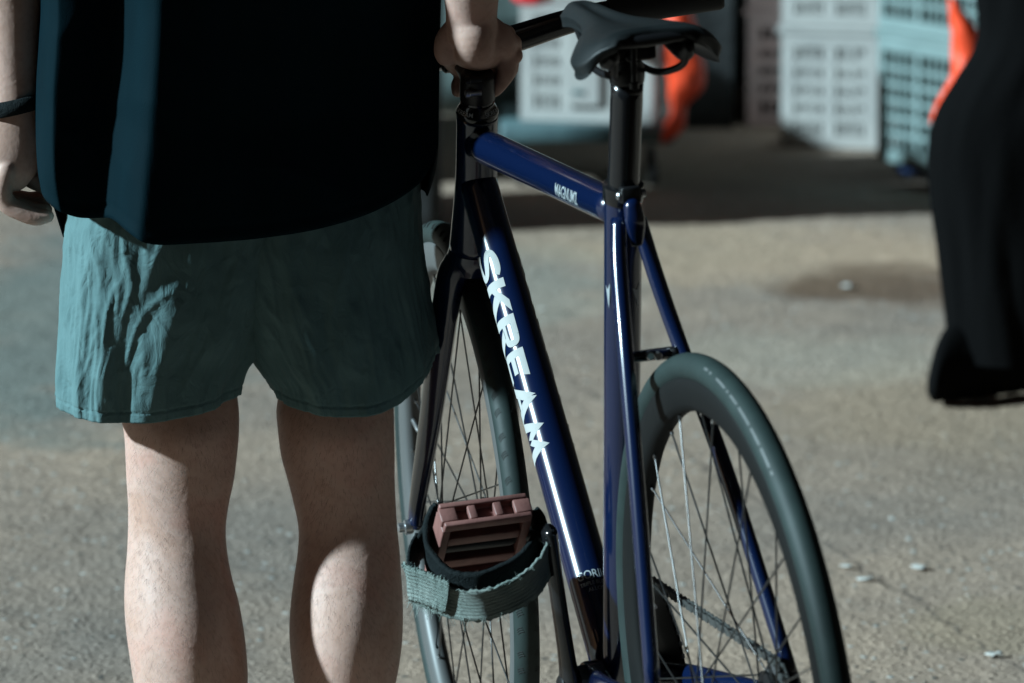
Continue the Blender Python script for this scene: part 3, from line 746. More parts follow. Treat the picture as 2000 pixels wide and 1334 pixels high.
# ---- passer-by in black at the right edge
YW = 8.92
pw = thing('person', 'passer-by in wide black trousers and black shoes walking in at the right edge', 'person', (W(1990, 760, YW).x, YW, 0))
xw = W(2040, 500, YW).x
Bw = MB(); d_w = V((-1, .0, 0))
ankle = W(1975, 690, YW+.04); knee = V((W(2010, 100, YW).x, YW, .50)); hip = V((xw+.03, YW+.04, .92))
Bw.tube([ankle+V((0, 0, .03)), ankle*.5+knee*.5+V((.02, 0, 0)), knee, knee*.5+hip*.5, hip], [.038, .055, .06, .08, .095], n=20, steps=20, rnd=True)
ank2 = V((xw+.30, YW+.18, .12)); knee2 = V((xw+.10, YW+.2, .48)); hip2 = V((xw+.05, YW+.2, .92))
Bw.tube([ank2, ank2*.5+knee2*.5, knee2, hip2], [.038, .055, .06, .095], n=20, steps=20, rnd=True)
xt = xw+.04; yt = YW+.12
ring_loft(Bw, [(.84, xt, yt, .10, .15, .15), (1.0, xt, yt, .11, .16, .16), (1.2, xt, yt, .12, .17, .17), (1.42, xt, yt, .11, .19, .19), (1.49, xt, yt, .06, .09, .09), (1.54, xt, yt, .055, .055, .055), (1.60, xt-.01, yt, .058, .055, .055)], 30, 30)
vs = []; fs = []
for j in range(21):
    t = pi*j/20
    for k in range(28):
        a = 2*pi*k/28; z = -cos(t); vs.append(V((xt-.015+.098*sin(t)*cos(a), yt+.077*sin(t)*sin(a)*(1-.2*max(0, -z)), 1.69+.12*z)))
for j in range(20):
    for k in range(28): fs.append((j*28+k, j*28+(k+1) % 28, (j+1)*28+(k+1) % 28, (j+1)*28+k))
Bw.add(vs, fs); Bw.tube([V((xt-.105, yt, 1.70)), V((xt-.13, yt, 1.675))], [.009, .013], n=10, rnd=True)
for s in (-1, 1):
    a0 = V((xt, yt+s*.19, 1.42)); e0 = V((xt+.03-s*.05, yt+s*.24, 1.14)); w0 = V((xt-.06-s*.08, yt+s*.23, .92))
    Bw.tube([a0, e0, w0], [.048, .04, .027], n=16, steps=14, rnd=True)
    Bw.tube([w0, w0+V((-.01, 0, -.08))], [(.018, .03), (.014, .034)], n=16, rnd=True)
    for k in range(4): Bw.tube([w0+V((-.01, (k-1.5)*.017, -.08)), w0+V((-.014, (k-1.5)*.016, -.12)), w0+V((-.0, (k-1.5)*.015, -.15))], [.009, .0085, .007], n=8, rnd=True)
    Bw.tube([w0+V((-.02, -s*.02, -.03)), w0+V((-.04, -s*.03, -.07)), w0+V((-.04, -s*.03, -.10))], [.011, .010, .008], n=8, rnd=True)
remeshed('body', Bw, M['skin'], pw, .006, 3)
def trouser_leg(rows, Yc, dep, seed, hemtilt=0):
    vs = []; fs = []; n = 60; R = 60; y0, y1 = rows[0][0], rows[-1][0]
    for j in range(R):
        py = y0+(y1-y0)*j/(R-1); xl, xr = sp(rows, py); a = W(xl, py, Yc); b = W(xr, py, Yc); c = (a+b)/2; hw = (b.x-a.x)/2
        for k in range(n):
            an = 2*pi*k/n; rr = .010*noise.noise(V((cos(an)*3+seed, sin(an)*3, c.z*3)))+.006*noise.noise(V((cos(an)*7+seed, sin(an)*7, c.z*7)))
            vs.append(c+V((cos(an)*(hw+(rr*.3 if cos(an) < -.8 else rr)), sin(an)*(dep+rr), 0)))
    for j in range(R-1):
        for k in range(n): fs.append((j*n+k, (j+1)*n+k, (j+1)*n+(k+1) % n, j*n+(k+1) % n))
    return vs, fs
mb = MB()
mb.add(*trouser_leg([(-420, 1960, 2240), (-250, 1925, 2230), (-100, 1905, 2210), (0, 1905, 2190), (61, 1908, 2185), (100, 1897, 2180), (150, 1866, 2170), (209, 1830, 2150), (258, 1815, 2140), (307, 1811, 2130), (400, 1817, 2110), (480, 1828, 2095), (565, 1838, 2085), (633, 1847, 2085), (700, 1850, 2100)], YW, .085, 2))
mb.add(*trouser_leg([(-420, 1990, 2260), (-250, 1990, 2260), (0, 2020, 2290), (300, 2080, 2360), (560, 2170, 2430), (640, 2190, 2440)], YW+.2, .10, 6))
mesh('trousers', mb.v, mb.f, M['trouser'], pw)
mb = MB(); ring_loft(mb, [(.74, xt, yt, .16, .21, .21), (.95, xt, yt, .155, .20, .20), (1.2, xt, yt, .15, .205, .205), (1.42, xt, yt, .135, .215, .215), (1.50, xt, yt, .075, .10, .10), (1.53, xt, yt, .07, .075, .075)], 40, 30)
jk = mesh('jacket', mb.v, mb.f, M['trouser'], pw)
for s in (-1, 1):
    a0 = V((xt, yt+s*.17, 1.43)); e0 = V((xt+.03-s*.05, yt+s*.25, 1.14)); w0 = V((xt-.055-s*.075, yt+s*.235, .95))
    tube('sleeve', [a0, e0, w0], [.07, .058, .045], M['trouser'], jk, n=20, steps=14, rnd=True)
mb = MB(); vs = []; fs = []
for j in range(16):
    t = pi*(.42+.58*j/15)
    for k in range(28):
        a = 2*pi*k/28; z = -cos(t); vs.append(V((xt-.008+.104*sin(t)*cos(a), yt+.083*sin(t)*sin(a), 1.70+.127*z)))
for j in range(15):
    for k in range(28): fs.append((j*28+k, j*28+(k+1) % 28, (j+1)*28+(k+1) % 28, (j+1)*28+k))
mesh('hair', vs, fs, M['hair'], pw)
def big_shoe(tipx, y_px, parent, Yc, lift=0):
    """side view outline turned into a rounded shoe; toe to the left"""
    rows = [(0, 1812, 742, 770), (.08, 1818, 715, 780), (.2, 1832, 668, 783), (.35, 1855, 632, 781), (.5, 1890, 610, 778), (.65, 1950, 590, 771), (.8, 2010, 590, 762), (.93, 2060, 620, 752), (1, 2085, 680, 742)]
    vs = []; fs = []; n = 28; R = 30
    for j in range(R):
        px, yt_, yb_ = sp(rows, j/(R-1)); Y = Yc+ .10*j/(R-1); a = W(px, yt_, Y); b = W(px, yb_, Y)
        cz = (a.z+b.z)/2; hz_ = (a.z-b.z)/2; wd = .048*min(1, .45+j/(R-1)*4)*(1-.35*max(0, j/(R-1)-.75)*4)
        for k in range(n):
            an = 2*pi*k/n; sx = abs(cos(an))**.7*(1 if cos(an) > 0 else -1); sz = abs(sin(an))**.8*(1 if sin(an) > 0 else -1)
            vs.append(V((a.x, Y+wd*sx*(1-.35*max(0, sz)), cz+hz_*sz)))
    for j in range(R-1):
        for k in range(n): fs.append((j*n+k, j*n+(k+1) % n, (j+1)*n+(k+1) % n, (j+1)*n+k))
    fs.append(tuple(range(n))[::-1]); fs.append(tuple((R-1)*n+k for k in range(n)))
    return mesh('shoe', vs, fs, M['trouser'], parent)
big_shoe(1812, 770, pw, YW-.07)
shoe(xw+.30, YW+.2, pw, V((-1, 0, 0)), mat=M['trouser'])

# ------------------------------------------------------------------ the bicycle
XR, YR, YAW, LEAN, STEER = .2418, 5.4246, .2852, .0895, -.0805
FV = V((-sin(YAW), cos(YAW), 0)); R0 = V((cos(YAW), sin(YAW), 0))
UV_ = cos(LEAN)*V((0, 0, 1)) - sin(LEAN)*R0; RV = cos(LEAN)*R0 + sin(LEAN)*V((0, 0, 1)); OB = V((XR, YR, 0))
def BK(a, r, z): return OB + FV*a + RV*r + UV_*z
def BP(px, py, r):
    d = ray(px, py); c = V((0, 0, CAM_H)); t = (r-(c-OB).dot(RV))/d.dot(RV); return c+d*t
bike = thing('track_bicycle', 'glossy dark blue fixed gear bicycle with white lettering, seen from behind', 'bicycle', tuple(OB))
PA = M['paint']
HT, HB = BP(932, 222, 0), BP(929, 482, 0)
AX = (HB-HT).normalized()
HT2 = HT
BBc = BK(.388, 0, .272)
dt0, dt1 = BP(938, 372, 0), BP(1203, 1316, 0)
dt0 = dt0-(dt1-dt0).normalized()*.02
nr = RV
tube('head_tube', [HT, HT+AX*.03, HT*.5+HB*.5, HB-AX*.03, HB], [.0222, .0220, .0228, .0262, .0285], PA, bike, n=48, steps=20)
dt = tube('down_tube', [dt0, dt0*.7+dt1*.3, dt0*.4+dt1*.6, dt1], [.0205, .0212, .0226, .0232], PA, bike, n=64, steps=24)
tt0, tt1 = BP(940, 283, 0), BP(1213, 410, 0)
tt = tube('top_tube', [tt0, tt0*.5+tt1*.5, tt1], [(.0190, .0185), (.0185, .0178), (.0178, .0172)], PA, bike, n=64, steps=16, nref=nr)
st0, st1 = BP(1217, 383, 0), BP(1212, 1345, 0)
stt = tube('seat_tube', [st0, st0*.93+st1*.07, st0*.5+st1*.5, st1], [.0182, .0186, (.0180, .0200), (.0178, .022)], PA, bike, n=48, steps=20, nref=nr)
m = MB(); m.lathe(BBc-RV*.036, RV, [(0, .0225), (.003, .0235), (.069, .0235), (.072, .0225)], 40); m.build('bottom_bracket_shell', PA, bike)
m = MB(); m.lathe(BBc-RV*.045, RV, [(0, .012), (.001, .020), (.010, .0205), (.080, .0205), (.089, .020), (.09, .012)], 40); m.build('bottom_bracket_cup', M['black'], bike)
# small welds round the joints
def weld(c, ax, r, nm='weld'):
    m = MB(); ax = ax.normalized(); u = ax.orthogonal().normalized(); v = ax.cross(u); n = 64; k = 8; vs = []; fs = []
    for i in range(n):
        a = 2*pi*i/n; d = u*cos(a)+v*sin(a); rr = .0022*(1+.18*sin(a*26))
        for j in range(k):
            b = 2*pi*j/k; vs.append(c+d*(r+rr*cos(b)*.9)+ax*(rr*sin(b)))
    for i in range(n):
        for j in range(k): fs.append((i*k+j, ((i+1) % n)*k+j, ((i+1) % n)*k+(j+1) % k, i*k+(j+1) % k))
    m.add(vs, fs); m.build(nm, PA, bike)
# seat stays, chain stays, dropouts, bridges
ssL = [BP(1208, 428, -.013), BP(1209, 520, -.022), BP(1222, 690, -.036), BP(1247, 985, -.053), BP(1276, 1360, -.072)]
ssR = [BP(1247, 428, .013), BP(1283, 545, .022), BP(1334, 690, .035), BP(1430, 955, .050), BP(1553, 1345, .062)]
for s in (ssL, ssR): tube('seat_stay', s, [(.0080, .0085), (.0082, .0088), (.0080, .0086), (.0080, .0084), (.0076, .008)], PA, bike, n=32, steps=24)
DL, DR = ssL[-1], ssR[-1]
for s, D in ((-1, DL), (1, DR)):
    ce = D+UV_*-.012+FV*.02
    tube('chain_stay', [BBc+RV*s*.024-FV*.012, BBc*.75+ce*.25+RV*s*.026, BBc*.35+ce*.65+RV*s*.014, ce], [(.012, .017), (.010, .017), (.009, .012), .008], PA, bike, n=28, steps=20, nref=nr)
    m = MB(); m.box(D-UV_*.016-FV*.004, (.025, .0028, .014), (FV, RV, UV_)); m.build('dropout', PA, bike, bevel=.002)
tube('stay_bridge', [BP(1228, 699, -.030), BP(1262, 694, -.010), BP(1300, 690, .018), BP(1325, 686, .030)], [.0052, .0058, .0062, .0055], M['paint_black'], bike, n=20, steps=16)
for px in (1266, 1281, 1303):
    c = BP(px, 693, (px-1278)/1200); m = MB(); m.lathe(c+FV*-.009, FV, [(0, .0032), (.001, .0042), (.006, .0042)], 16); m.build('bridge_bolt', M['alu'] if px != 1303 else M['black'], bike)
# seat cluster gusset between stays
tube('stay_wishbone', [BP(1228, 400, 0)-FV*.012, BP(1229, 432, 0)-FV*.020, BP(1231, 470, 0)-FV*.022], [(.009, .008), (.010, .006), (.006, .003)], PA, bike, n=24, steps=12, nref=nr, rnd=True)
# seat clamp, post, head, saddle
sx = (st0-st1).normalized()
m = MB(); m.lathe(st0-sx*.004, sx, [(0, .0196), (.001, .0204), (.017, .0204), (.018, .0190)], 40)
cl = m.build('seat_clamp', M['paint_black'], bike)
m = MB(); m.box(st0+sx*.005-FV*.022, (.010, .006, .008), (RV, FV, UV_)); m.build('clamp_lug', M['black'], cl, bevel=.002)
m = MB(); m.lathe(st0+sx*.005-FV*.023-RV*.014, RV, [(0, .003), (.001, .004), (.004, .004), (.005, .0025), (.024, .0025), (.025, .0042), (.029, .0042)], 16); m.build('clamp_bolt', M['alu'], cl)
sp0 = st0+sx*.0; sp1 = BP(1225, 158, 0)
post = tube('seatpost', [sp0, sp0*.5+sp1*.5, sp1], [.0158]*3, M['paint_black'], bike, n=40, steps=10)
hd_ = MB(); hc = sp1+UV_*.006
hd_.tube([sp1-UV_*.004, sp1+UV_*.010, sp1+UV_*.022], [(.016, .016), (.018, .021), (.014, .022)], n=24, steps=8, nref=nr)
hd_.box(hc+UV_*.022, (.026, .020, .007), (RV, FV, UV_)); hd_.box(hc+UV_*.042, (.025, .018, .006), (RV, FV, UV_))
hd_.tube([hc+UV_*.020-FV*.028-RV*.002, hc+UV_*.02+FV*.026-RV*.002], [.005, .005], n=12)
o = hd_.build('seatpost_head', M['black'], post, bevel=.003)
m = MB(); m.lathe(hc-FV*.024+UV_*.002, (UV_*.97-FV*.2), [(-.014, .003), (-.013, .0048), (-.007, .0048), (-.006, .0032), (.03, .0032)], 16); m.build('head_bolt', M['black'], post)
def saddle():
    # rows: a, half width, crown height z, droop at edge, thickness ; a in bike coordinates
    A0, Z0 = .088, .978
    rows = [(.000, .040, -.006, .006, .010), (.008, .056, -.001, .016, .013), (.022, .069, .001, .031, .0175), (.045, .0735, .001, .036, .019), (.075, .068, .000, .033, .0175), (.110, .050, -.002, .020, .014),
            (.145, .033, -.003, .014, .0125), (.185, .0235, -.002, .012, .012), (.230, .0205, .000, .013, .0125), (.262, .0190, -.001, .015, .013), (.276, .0140, -.006, .012, .011), (.283, .006, -.012, .006, .007)]
    nA, nT = 70, 40; vs = []; fs = []; ring = 2*nT
    for j in range(nA):
        a = .283*j/(nA-1); hw, zc_, dr_, th = sp(rows, a)
        top = []; bot = []
        notch = .022*exp(-((a)/.02)**2)
        for k in range(nT+1):
            t = -1+2*k/nT; tt_ = sin(t*pi/2)
            dip = -.006*exp(-(t/.22)**2)*min(1, max(0, (a-.0)/.04))*min(1, max(0, (.27-a)/.05))
            wing = .006*exp(-((abs(t)-.62)/.25)**2)*exp(-((a-.04)/.05)**2)
            z = zc_ - dr_*abs(tt_)**2.6 + dip + wing
            aa = a + notch*(1-abs(t)**1.5)
            top.append((aa, hw*tt_, z)); 
            e = th*(sqrt(max(0, 1-abs(t)**6))*.55+.45)
            bot.append((aa+.004*(1 if a < .02 else 0), hw*tt_*(.93 if abs(t) > .9 else .97), z-e))
        loop = top+bot[::-1][1:-1] if False else top+bot[::-1]
        for p in loop: vs.append(BK(A0+p[0], p[1]+.006, Z0+p[2]))
    L = 2*(nT+1)
    for j in range(nA-1):
        for k in range(L): fs.append((j*L+k, j*L+(k+1) % L, (j+1)*L+(k+1) % L, (j+1)*L+k))
    fs.append(tuple(range(L))[::-1]); fs.append(tuple((nA-1)*L+k for k in range(L)))
    o = mesh('saddle', vs, fs, M['saddle'], bike); sb = o.modifiers.new('s', 'SMOOTH'); sb.iterations = 4; sb.factor = .5
    # hard shell underneath, with its own scoops at the rear wings
    for s in (-1, 1):
        pts = [BK(A0+.030, .006+s*.037, Z0-.030), BK(A0+.045, .006+s*.034, Z0-.046), BK(A0+.075, .003+s*.0225, Z0-.054), BK(A0+.14, .002+s*.022, Z0-.052), BK(A0+.20, .004+s*.014, Z0-.038), BK(A0+.258, .006+s*.007, Z0-.020)]
        tube('saddle_rail', pts, [.0036]*6, M['black'], o, n=14, steps=30)
        m = MB(); m.tube([BK(A0+.030, .006+s*.038, Z0-.026), BK(A0+.045, .006+s*.038, Z0-.032), BK(A0+.08, .006+s*.034, Z0-.026)], [(.008, .006), (.010, .009), (.008, .005)], n=20, steps=14, rnd=True); m.build('rail_socket', M['black'], o)
    m = MB(); m.tube([BK(A0+.02, 0, Z0-.014), BK(A0+.10, 0, Z0-.018), BK(A0+.2, 0, Z0-.016), BK(A0+.268, 0, Z0-.016)], [(.050, .006), (.035, .006), (.015, .006), (.012, .004)], n=24, steps=24, nref=RV, rnd=True); m.build('saddle_shell', M['black'], o)
    return o
sad = saddle()
# steering group
stg = Matrix.Translation(HB) @ Matrix.Rotation(STEER*1.0, 4, -AX) @ Matrix.Translation(-HB)
def SG(p): return stg @ p
F2 = (stg.to_3x3() @ FV).normalized(); R2 = (stg.to_3x3() @ RV).normalized(); U2 = R2.cross(F2).normalized()
# axle position chosen on the wheel plane from the fitted fork
fc = HB+AX*.008
AXC = SG(BK(.7432+.0, 0, 0)) if False else None
th_ = 1.3003-.0347
a_ht = (HT-OB).dot(FV); z_ht = (HT-OB).dot(UV_)
def fit_ax():
    bb = V((.3689, .282)); ht = bb+V((.3958, .5273)); hta = radians(74.5)-.0347
    hb = ht+.1512*V((cos(hta), -sin(hta))); ax = hb+.370*V((cos(hta), -sin(hta)))+.0445*V((sin(hta), cos(hta)))
    H = BK(hb.x, 0, hb.y); A = -cos(hta)*FV+sin(hta)*UV_
    rm = Matrix.Translation(H) @ Matrix.Rotation(STEER, 4, A) @ Matrix.Translation(-H)
    r3 = rm.to_3x3(); return rm @ BK(ax.x, 0, ax.y), (r3 @ FV).normalized(), (r3 @ RV).normalized()
AXC, F2, R2 = fit_ax(); U2 = R2.cross(F2).normalized()
fork = None
cm = MB(); cm.tube([HB+AX*.001, HB+AX*.012, HB+AX*.026], [(.0285, .0285), (.031, .029), (.030, .024)], n=40, steps=10, nref=R2, rnd=False)
fork = cm.build('fork_crown', PA, bike)
for s in (-1, 1):
    e = AXC+R2*s*.054
    c0_ = HB+AX*.004+R2*s*.010; c1 = HB+AX*.056+R2*s*.0295+F2*.004; mid = c1*.5+e*.5+R2*s*.001-F2*.004
    tube('fork_blade', [c0_, HB+AX*.022+R2*s*.021, c1, mid, e-AX*.02, e], [(.013, .018), (.0150, .021), (.0145, .022), (.0120, .020), (.0085, .013), (.007, .011)], PA, fork, n=32, steps=34, nref=R2)
    m = MB(); m.lathe(e+R2*s*.004, R2*s, [(0, .0075), (.004, .0085), (.009, .0085), (.010, .0055), (.016, .0055), (.017, .004)], 24); m.build('axle_nut', M['alu'], fork)
# headset, spacer, stem, bar
hsx = -AX
m = MB(); m.lathe(HT-hsx*.001, hsx, [(0, .0222), (.0015, .0228), (.004, .0228), (.006, .0222), (.013, .0185), (.0155, .0180), (.0158, .0170), (.024, .0170)], 48)
hset = m.build('headset_cap', M['paint_black'], bike)
ste = HT+hsx*.018; BARC = HT+hsx*.055+F2*.080+UV_*.006
m = MB(); m.lathe(ste, hsx, [(0, .0182), (.001, .0190), (.026, .0185), (.030, .0172), (.032, .014)], 40)
m.tube([ste+hsx*.022+F2*.01, ste*.5+BARC*.5+hsx*.010, BARC-F2*.012], [(.016, .017), (.0145, .0155), (.018, .018)], n=28, steps=12, nref=R2)
m.lathe(BARC-R2*.022, R2, [(0, .0185), (.002, .0205), (.042, .0205), (.044, .0185)], 32)
stem = m.build('stem', M['black'], bike)
for i, h in enumerate((.010, .026)):
    c = ste+hsx*h-F2*.020-R2*.008; m = MB(); m.lathe(c-R2*.004, (R2*-1), [(-.012, .003), (0, .0034), (.001, .0044), (.005, .0044), (.0055, .0022)], 16); m.build('pinch_bolt', M['alu'] if i == 0 else M['black'], stem)
def bar():
    by = BARC.y
    right = [BARC, W(1000, 77, by+.002), W(1100, 45, by+.004), W(1190, 22, by+.008), W(1300, 4, by+.014), W(1408, -12, by+.022)]
    left = [V((2*BARC.x-p.x, 2*BARC.y-p.y+.05, 2*BARC.z-p.z)) for p in right[1:]]
    pts = left[::-1]+right
    tube('handlebar', pts, [.0112, .0112, .0118, .0135, .0150, .0159, .0150, .0135, .0118, .0112, .0112], M['paint_black'], bike, n=32, steps=60)
    hb_ = bpy.data.objects['handlebar']
    for P_, s in ((right, 1), (left, -1)):
        g0 = P_[3 if s > 0 else 2]; g1 = P_[5 if s > 0 else 4]; d = (g1-g0).normalized()
        tube('grip', [g0, g0+d*.004, g0*.5+g1*.5, g1-d*.003, g1+d*.001], [.0155, .0168, .0168, .0168, .0150], M['grip'], hb_, n=32, rnd=False)
bar()

# wheels
def revolve(c, ax, u, prof, n=160):
    v = ax.cross(u); vs = []; fs = []; k = len(prof)
    for i in range(n):
        a = 2*pi*i/n; d = u*cos(a)+v*sin(a)
        for (h, r) in prof: vs.append(c+ax*h+d*r)
    for i in range(n):
        for j in range(k): fs.append((i*k+j, i*k+(j+1) % k, ((i+1) % n)*k+(j+1) % k, ((i+1) % n)*k+j))
    return vs, fs
unit = None
def spoke_mesh():
    global unit
    vs, fs = tube_geo([V((0, 0, 0)), V((0, 0, .9)), V((0, 0, 1))], [1, 1, 1], n=8)
    me = bpy.data.meshes.new('spoke'); me.from_pydata([tuple(v) for v in vs], [], fs); me.update(); me.materials.append(M['spoke'])
    me.polygons.foreach_set('use_smooth', [True]*len(me.polygons))
    vs, fs = tube_geo([V((0, 0, 0)), V((0, 0, 1))], [1, 1], n=8)
    m2 = bpy.data.meshes.new('nipple'); m2.from_pydata([tuple(v) for v in vs], [], fs); m2.update(); m2.materials.append(M['spoke2'])
    m3 = me.copy(); m3.name = 'spoke_bright'; m3.materials.clear(); m3.materials.append(M['spoke2'])
    unit = (me, m2, m3)
spoke_mesh()
def place(me, name, a, b, r, parent):
    o = bpy.data.objects.new(name, me); COL.objects.link(o); o.parent = parent
    if parent.type == 'EMPTY': o.matrix_parent_inverse = Matrix.Translation(parent.location).inverted()
    d = b-a; q = d.to_track_quat('Z', 'Y').to_matrix().to_4x4()
    o.matrix_basis = Matrix.Translation(a) @ q @ Matrix.Diagonal((r, r, d.length, 1))
    return o
def wheel(nm, c, f, u, r, nsp, hub_w, phase, tread):
    # the tyre is the wheel's own mesh: child of the bicycle, with rim, hub and spokes below it
    prof = [(.0138*sin(2*pi*k/24), .3227+.0138*cos(2*pi*k/24)) for k in range(24)]
    vs, fs = revolve(c, r, f, prof, 220)
    wh = mesh(nm, [], [], None, bike)
    ty = mesh('tyre', vs, fs, M['tyre'], wh)
    prof = [(-.0098, .3135), (-.0112, .311), (-.0118, .303), (-.0108, .288), (-.007, .2815), (0, .280), (.007, .2815), (.0108, .288), (.0118, .303), (.0112, .311), (.0098, .3135)]
    vs, fs = revolve(c, r, f, prof, 200); rim = mesh('rim', vs, fs, M['rim'] if tread else M['rim_black'], wh)
    m = MB(); L = hub_w; 
    m.lathe(c-r*L, r, [(0, .006), (.001, .0085), (.010, .0095), (.013, .0245), (.0165, .0245), (.019, .015), (.03, .0125), (2*L-.03, .0125), (2*L-.019, .015), (2*L-.0165, .0245), (2*L-.013, .0245), (2*L-.010, .0095), (2*L-.001, .0085), (2*L, .006)], 40)
    hub = m.build('hub', M['black'], wh)
    m = MB(); m.lathe(c-r*(L+.012), r, [(0, .0045), (.001, .005), (2*L+.023, .005), (2*L+.024, .0045)], 16); m.build('axle', M['alu'], wh)
    for i in range(nsp):
        side = 1 if i % 2 else -1; k = i//2; trail = 1 if k % 2 else -1
        ar = 2*pi*i/nsp+phase; ah = ar+trail*radians(66)
        pr = c+(f*cos(ar)+u*sin(ar))*.286+r*side*.002
        ph = c+(f*cos(ah)+u*sin(ah))*.0215+r*side*(L-.0148+.0018*trail)
        s_ = place(unit[2] if (nm == 'rear_wheel' and i in BRIGHT) else unit[0], 'spoke', ph, pr, .00098, wh)
        d = (ph-pr).normalized(); place(unit[1], 'nipple', pr-d*.002, pr+d*.011, .0019, wh)
    # valve
    a = phase+.13; d = f*cos(a)+u*sin(a)
    m = MB(); m.lathe(c+d*.282, -d, [(0, .0028), (.03, .0026), (.031, .0018), (.042, .0018)], 12); m.build('valve', M['alu'], wh)
    if tread:
        # little hatched wear marks moulded into the shoulders
        m = MB(); n = 88
        for i in range(n):
            a0 = 2*pi*i/n
            for s in (-1, 1):
                for (k, (w0, w1)) in enumerate(((.55, 1.05), (.50, 1.0), (.42, .92))):
                    a1 = a0+k*.0068+(i % 2)*.012
                    pts = []
                    for t in (0, .5, 1):
                        w_ = (w0+(w1-w0)*t)*s; aa = a1+.013*t*t; dd = f*cos(aa)+u*sin(aa)
                        pts.append(c+dd*(.3227+.0138*cos(w_))+r*(.0138*sin(w_)))
                    m.tube(pts, [.0005]*3, n=5)
        o = m.build('tread_marks', nmat('tread_groove', (.012, .013, .013), .8), wh); o['kind'] = 'stuff'
    return wh, ty, rim
BRIGHT = (3, 6)
RC = BK(0, 0, .3365)
rw, rty, rrim = wheel('rear_wheel', RC, FV, UV_, RV, 32, .048, .05, False)
fw, fty, frim = wheel('front_wheel', AXC, F2, U2, R2, 28, .040, .10, True)

# drive: cranks, chainring, chain, cog
m = MB(); cr = BBc+RV*.043
nT = 48; vs = []; 
m.lathe(cr-RV*.002, RV, [(0, .070), (.0005, .0955), (.0035, .0955), (.004, .070)], 96)
ringo = m.build('chainring', M['black'], bike)
mt = MB()
for i in range(nT):
    a = 2*pi*i/nT; d = FV*cos(a)+UV_*sin(a); t_ = UV_*cos(a)-FV*sin(a); mt.box(cr+d*.0965, (.0032, .0022, .0012), (d, t_, RV))
o = mt.build('chainring_teeth', M['alu'], ringo, smooth=False)
m = MB()
for i in range(5):
    a = 2*pi*i/5+.3; d = FV*cos(a)+UV_*sin(a); m.tube([cr+RV*.004+d*.012, cr+RV*.003+d*.072], [(.010, .006), (.007, .003)], n=16, nref=RV.cross(d))
m.build('crank_spider', M['paint_black'], bike)
pl = BP(1050, 1040, -.078); d_cr = (pl-(BBc-RV*.05)); dcr = (d_cr-RV*d_cr.dot(RV)).normalized()
def crank(s, d):
    b = BBc+RV*s*.052; e = b+d*.165+RV*s*.014
    return tube('crank_arm', [b-d*.004, b+d*.03+RV*s*.002, b*.4+e*.6, e, e+d*.006], [(.012, .0165), (.0085, .0150), (.0078, .0118), (.0085, .0135), (.007, .010)], M['paint_black'], bike, n=32, steps=24, nref=RV, rnd=True), b, e
ca, cb, ce_ = crank(-1, dcr); crk, _, ce2 = crank(1, -dcr)
for s, b in ((-1, BBc-RV*.056), (1, BBc+RV*.056)):
    m = MB(); m.lathe(b, RV*s, [(0, .0135), (.006, .0135), (.008, .011), (.0082, .005)], 24); m.build('crank_bolt', M['black'], ca if s < 0 else crk)
